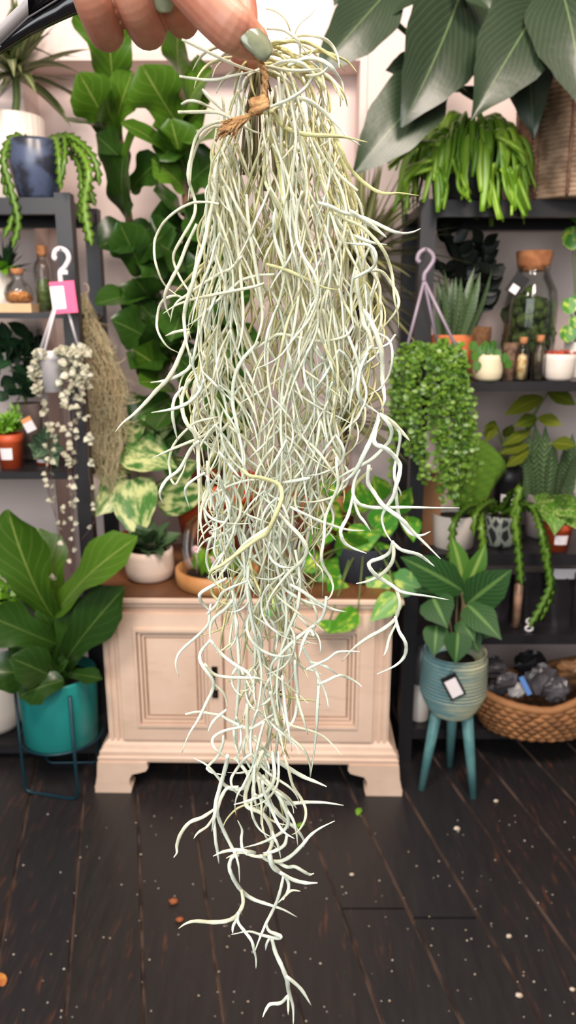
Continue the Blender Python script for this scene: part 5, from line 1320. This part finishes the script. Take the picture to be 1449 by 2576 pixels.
def fillstem(f, v0, v1, Y0, w_):
    pts = []; v = v0; ph = rn.uniform(0, 6); am = rn.uniform(.03, .1); k = 0
    while v < v1:
        a, b = sil(v); g = f+am*math.sin(ph+k*.8)
        pts.append((a+(b-a)*min(.99, max(.01, g)), v)); v += rn.uniform(45, 75); k += 1
    if len(pts) < 3: return
    strand(tang, pts, w_, Y0, r=rcol(.5*(v0+v1)), n=5, sub=3)
    for i in range(1, len(pts)-1):
        if i % 2 == 0 and rn.random() < .8: continue
        for s_ in ((-1, 1) if rn.random() < .75 else (rn.choice((-1, 1)),)):
            u, v = pts[i]; a = s_*math.radians(rn.uniform(4, 30) if v < 850 else rn.uniform(8, 55)); L_ = rn.uniform(120, 290) if v < 850 else rn.uniform(90, 230); n = 7; turn = -s_*rn.uniform(-.06, .22)
            if v < 850: turn *= .6
            if v > 1200: turn *= 1.7; L_ *= .85
            q = [(u, v)]
            lo, hi = sil(v); 
            for j in range(n):
                u += L_/n*math.sin(a); v += L_/n*math.cos(a); a += turn+rn.uniform(-.12, .12)
                lo, hi = sil(v)
                if u < lo+10: a += .35
                if u > hi-10: a -= .35
                q.append((u, v))
            strand(tang, q, rn.uniform(5, 8.5), Y0+rn.uniform(-.008, .008), r=(rn.uniform(.75, 1) if Y0 > HY+.018 else rcol(v)), n=5, sub=3, dy=rn.uniform(-.015, .015))  # back strands toned olive, the bundle's inner shade put into their colour
for k in range(37):
    f = rn.random(); v0 = rn.uniform(170, 330); v1 = rn.choice((900, 1100, 1300, 1400, 1500, 1600))*rn.uniform(.85, 1.05)
    fillstem(f, v0, v1, HY+rn.uniform(-.022, .05), rn.uniform(6, 9))
for k in range(13):
    fillstem(rn.uniform(.1, .8), rn.uniform(700, 1150), rn.uniform(1450, 1750), HY+rn.uniform(-.02, .035), rn.uniform(7, 10))
for k in range(9):
    fillstem(rn.uniform(.15, .8), rn.uniform(1300, 1500), rn.uniform(1780, 1980), HY+rn.uniform(-.02, .03), rn.uniform(7, 10))
for k in range(5):
    fillstem(rn.uniform(.3, .7), rn.uniform(1750, 1850), rn.uniform(2000, 2100), HY+rn.uniform(-.015, .02), rn.uniform(8, 11))
# arching strands over the pinched top, and the upper-side wisps
for k in range(34):
    u, v = rn.uniform(630, 740), rn.uniform(95, 190); s_ = rn.choice((-1, 1, 1))
    q = [(u, v)]; a = s_*rn.uniform(1.2, 2.2)
    for j in range(8):
        u += 24*math.sin(a); v += 24*math.cos(a); a -= s_*rn.uniform(.05, .38); q.append((u, v))
    strand(tang, q, rn.uniform(6.5, 10), HY+rn.uniform(-.012, .03), r=rcol(200), n=6, sub=3)
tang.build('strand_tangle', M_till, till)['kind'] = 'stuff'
core = MB(); core.tube(crom([P(648, 118, HY+.005), P(660, 165, HY+.008), P(668, 230, HY+.012), P(672, 330, HY+.015), P(668, 480, HY+.014)]), [.0045, .004, .003]+[.0012]*15, 8)
for k in range(16):
    u = rn.uniform(-45, 60); core.tube(crom([P(652, 140, HY+.004), P(655+u*.5, 210, HY+.006+rn.uniform(-.01, .015)), P(660+u, 300, HY+rn.uniform(0, .03)), P(665+u*1.4, 440, HY+rn.uniform(0, .03))]), [.0007]*16, 5)
core.build('dry_core', plain('dry_stem_core', (150, 142, 102), .9, (116, 106, 76), 60), till)
# twine: loop, knot and frayed tail
M_jute = plain('jute_twine', (214, 166, 112), .9, (186, 134, 84), 300, bump=.6, bscale=900)
TY = HY-.034
lp_ = crom(pxpath([(650, 148), (658, 165), (667, 190), (666, 220), (660, 250), (655, 266)], TY), 10)
m = MB()
for s_ in (0, math.pi):
    q = []
    for i, p in enumerate(lp_):
        a = s_+i*.42; q.append(p+Vector((math.cos(a), math.sin(a)*.8, .2*math.sin(a)))*.00085)
    m.tube(q, .00095, 6)
tw = m.build('twine', M_jute, till); tw['label'] = 'brown jute twine tied round the stems'
m = MB()
kc = P(652, 268, TY-.001)
for (ax_, rr, off) in ((0, .0032, (0, 0, .0016)), (1, .0033, (0, -.0005, -.0012)), (2, .0028, (.0008, 0, .0005))):
    q = []
    for i in range(19):
        a = 2*math.pi*i/18; v3 = Vector((math.cos(a), .55*math.sin(a), .45*math.sin(a+ax_*1.1)))
        if ax_ == 2: v3 = Vector((.35*math.cos(a), .5*math.sin(a), math.cos(a)))
        q.append(kc+Vector(off)+v3*rr)
    m.tube(q, .0017, 7, cap=False)
m.ball(kc, (.0025, .0022, .003), 8)
m.build('knot', M_jute, tw)
m = MB()
for k in range(70):
    e = rn.uniform(-1, 1); z = rn.uniform(-1, 1)
    pts = [P(648, 276, TY-.001)+rv(.0006), P(622+e*3, 294+z*4, TY-.001)+rv(.0006), P(594+e*6, 310+z*10, TY-.002)+rv(.001), P(566+e*20, 330+z*17, TY-.002)+rv(.002)]
    m.tube(crom(pts, 3), [.0005]*8+[.0003]*2, 4)
m.build('frayed_tail', M_jute, tw)
# ================================================================ the hand
M_skin, nt_, bs_ = newmat('skin'); b_ = NB(nt_); o_ = b_.obj()
c_ = b_.mix(b_.ramp(b_.noise(55, 3, o_), .35, .7), lin((202, 140, 112)), lin((188, 116, 92)))
b_.l(c_, bs_.inputs['Base Color']); bs_.inputs['Roughness'].default_value = .5
bs_.inputs['Subsurface Weight'].default_value = .12; bs_.inputs['Subsurface Radius'].default_value = (.006, .002, .001); bs_.inputs['Subsurface Scale'].default_value = 1
wv_ = b_.n('ShaderNodeTexVoronoi'); wv_.inputs['Scale'].default_value = 900; b_.l(o_, wv_.inputs['Vector'])
b_.bump(b_.math('ADD', wv_.outputs[0], b_.noise(300, 3, o_)), .06, .0005, bs_)
def capsule_chain(m, pts, radii, sub=7):
    k = len(pts); q = crom([Vector(p) for p in pts], sub); n = len(q); rad = []
    for i in range(n):
        t = i/(n-1)*(k-1); j = min(int(t), k-2); rad.append(radii[j]+(radii[j+1]-radii[j])*(t-j))
    m.tube(q, rad, 18); m.ball(q[0], rad[0], 16); m.ball(q[-1], rad[-1], 18)
hm = MB()
# thumb: base joint, knuckle, pad at the pinch (a little flattened pad added below the nail)
T0, T1, T2, T3 = P(375, -190, .40), P(455, -75, .376), P(560, 48, .362), P(634, 104, .366)
capsule_chain(hm, [T0, T1, T2, P(600, 80, .3635), T3], [.0145, .0118, .0101, .0097, .0074])
hm.ball(P(615, 100, .366), (.009, .008, .0075), 16)
# index finger reaching down behind the thumb to the pinch
capsule_chain(hm, [P(470, -330, .43), P(560, -150, .432), P(602, 10, .418), P(606, 95, .408), P(618, 150, .396)], [.011, .0095, .0085, .0082, .0066])
# curled middle, ring and little fingers: knuckle bend at the bottom, tip folded up towards the camera
capsule_chain(hm, [P(380, -340, .435), P(425, -130, .437), P(462, 44, .425), P(440, 28, .404), P(412, -12, .3955), P(402, -50, .394)], [.011, .009, .0079, .0076, .0071, .0056])
capsule_chain(hm, [P(285, -330, .435), P(315, -130, .432), P(372, 66, .412), P(345, 24, .39), P(316, -50, .383), P(300, -110, .384)], [.011, .0093, .0091, .009, .0084, .0066])
capsule_chain(hm, [P(200, -310, .43), P(215, -120, .425), P(268, 76, .404), P(240, 24, .383), P(214, -50, .377), P(204, -95, .378)], [.010, .0086, .0084, .0083, .0079, .006])
# palm and wrist above the frame, forearm to the upper left
for (a, b, r0, r1) in ((P(200, -310, .43), P(240, -560, .42), .011, .016), (P(285, -330, .435), P(290, -580, .42), .012, .017), (P(380, -340, .435), P(330, -590, .42), .012, .017), (P(470, -330, .43), P(370, -580, .42), .012, .017), (P(375, -190, .40), P(350, -520, .408), .0145, .018)):
    capsule_chain(hm, [a, a.lerp(b, .5), b], [r0, (r0+r1)/2, r1])
capsule_chain(hm, [P(300, -560, .42), P(230, -760, .40), P(60, -1150, .34)], [.027, .026, .034])
hd = hm.build('person', M_skin, None, loc=P(330, -250, .41))
md = hd.modifiers.new('merge', 'REMESH'); md.mode = 'VOXEL'; md.voxel_size = .0006; md.use_smooth_shade = True
md = hd.modifiers.new('soften', 'SMOOTH'); md.iterations = 2; md.factor = .5
tag(hd, 'left hand of a person pinching the hanging air plant, fingers curled, green nail polish', 'person')
M_nail = plain('sage_nail_polish', (142, 145, 116), .16, (130, 134, 106), 200, coat=.6)
def nail(c, ax_, nrm, L_, W_, name_label):
    ax_ = Vector(ax_).normalized(); nrm = Vector(nrm); nrm = (nrm-ax_*nrm.dot(ax_)).normalized(); sd = ax_.cross(nrm); m = MB(); n1, n2 = 12, 10
    for side in (0, 1):
        for i in range(n1+1):
            t = -1+2*i/n1; w_ = W_*.5*(1-abs(t)**3.2*(.55 if t < 0 else .5))
            for j in range(n2+1):
                s_ = -1+2*j/n2; h = (math.cos(s_*1.1)-1)*W_*.22-(.06*L_*t*t)
                m.vert(c+ax_*(t*L_*.5)+sd*(s_*w_*.97)+nrm*(h-(.0012 if side else 0)))
    st = (n1+1)*(n2+1)
    for i in range(n1):
        for j in range(n2):
            a = i*(n2+1)+j; f = [a, a+1, a+n2+2, a+n2+1]; m.Fc.append(f); m.Fc.append([x+st for x in f[::-1]])
    ed = [j for j in range(n2+1)]+[i*(n2+1)+n2 for i in range(1, n1+1)]+[n1*(n2+1)+j for j in range(n2-1, -1, -1)]+[i*(n2+1) for i in range(n1-1, 0, -1)]
    for k in range(len(ed)): a, b = ed[k], ed[(k+1) % len(ed)]; m.Fc.append([a, b, b+st, a+st])
    o = m.build('fingernail', M_nail, hd); o['label'] = name_label; return o
tdir = P(680, 138, .366)-P(600, 60, .3625)
nail(P(649, 99, .3562), tdir, Vector((.2, -.9, .38)), .0158, .0112, 'glossy sage green thumbnail')
nail(P(409, -10, .3868), P(402, -60, .388)-P(412, 10, .3905), Vector((.05, -1, .1)), .0125, .0108, 'sage green nail of the curled middle finger')
# ================================================================ glossy dark strap at the top left
M_strap = plain('glossy_black', (24, 22, 24), .25, coat=.3); M_strap2 = plain('silver_grey_face', (176, 164, 160), .35)
SY = .47
a0, a1 = P(-60, 148, SY), P(235, -8, SY+.02); sw = Vector((.0, -.0, .0))
t = thing('strap', 'glossy black strap with a grey face crossing the top left corner behind the hand', 'strap', (a0+a1)/2)
def ribbon(m, lo, hi, d):
    n = len(lo); i0 = len(m.V)
    for k in range(n):
        for p in (lo[k], hi[k], hi[k]+d, lo[k]+d): m.vert(p)
    for k in range(n-1):
        for j in range(4): m.Fc.append([i0+k*4+j, i0+k*4+(j+1) % 4, i0+k*4+4+(j+1) % 4, i0+k*4+4+j])
    m.Fc.append([i0, i0+1, i0+2, i0+3]); m.Fc.append([i0+(n-1)*4+j for j in (3, 2, 1, 0)])
m = MB(); ribbon(m, pxpath([(-60, 152), (0, 124), (70, 80), (140, 46), (200, 20), (260, -2)], SY), pxpath([(-60, 140), (0, 112), (70, 45), (140, 2), (200, -40), (260, -80)], SY), Vector((0, .006, 0))); m.build('lower_band', M_strap, t)
m = MB(); ribbon(m, pxpath([(-60, 139), (0, 111), (70, 44), (140, 1), (200, -41)], SY+.002), pxpath([(-60, 90), (0, 58), (60, 0), (120, -60), (180, -110)], SY-.006), Vector((0, .005, 0))); fo_ = m.build('face', M_strap2, t); fo_['label'] = 'silver grey glossy face'
m = MB(); ribbon(m, pxpath([(72, 40), (105, 20), (145, -6), (200, -46)], SY+.001), pxpath([(70, 0), (85, -20), (125, -62), (182, -112)], SY-.0075), Vector((0, .004, 0))); m.build('dark_window', M_strap, fo_)
m = MB(); m.tube(pxpath([(0, 112), (70, 45), (140, 2), (200, -40)], SY-.001), .0006, 6); m.build('seam', plain('grey_seam', (96, 90, 90), .4), t)
# ================================================================ lights
def area(name, loc, target, sx, sy, power, col):
    l = bpy.data.lights.new(name, 'AREA'); l.shape = 'RECTANGLE'; l.size = sx; l.size_y = sy; l.energy = power; l.color = col
    o = bpy.data.objects.new(name, l); COL.objects.link(o); o.location = loc
    o.rotation_euler = (Vector(target)-Vector(loc)).to_track_quat('-Z', 'Y').to_euler(); return o
area('shop_window_daylight', (-.9, -2.2, 2.2), (0, 1.5, 1.0), 3.0, 2.0, 116, (.93, .97, 1.0))
area('ceiling_lamp', (.55, .35, 2.95), (.4, 2.3, 1.3), .5, .5, 52, (1.0, .84, .74))
area('ceiling_lamp', (-.75, .4, 2.95), (-.5, 2.4, 1.3), .5, .5, 46, (1.0, .86, .77))
area('ceiling_lamp', (.2, -.4, 2.9), (0, .5, 1.2), .6, .6, 16, (1.0, .92, .84))
wd = bpy.data.worlds.new('room_ambience'); SC.world = wd; wd.use_nodes = True
wd.node_tree.nodes['Background'].inputs[0].default_value = (1.0, .93, .88, 1); wd.node_tree.nodes['Background'].inputs[1].default_value = .14
SC.view_settings.exposure = 0
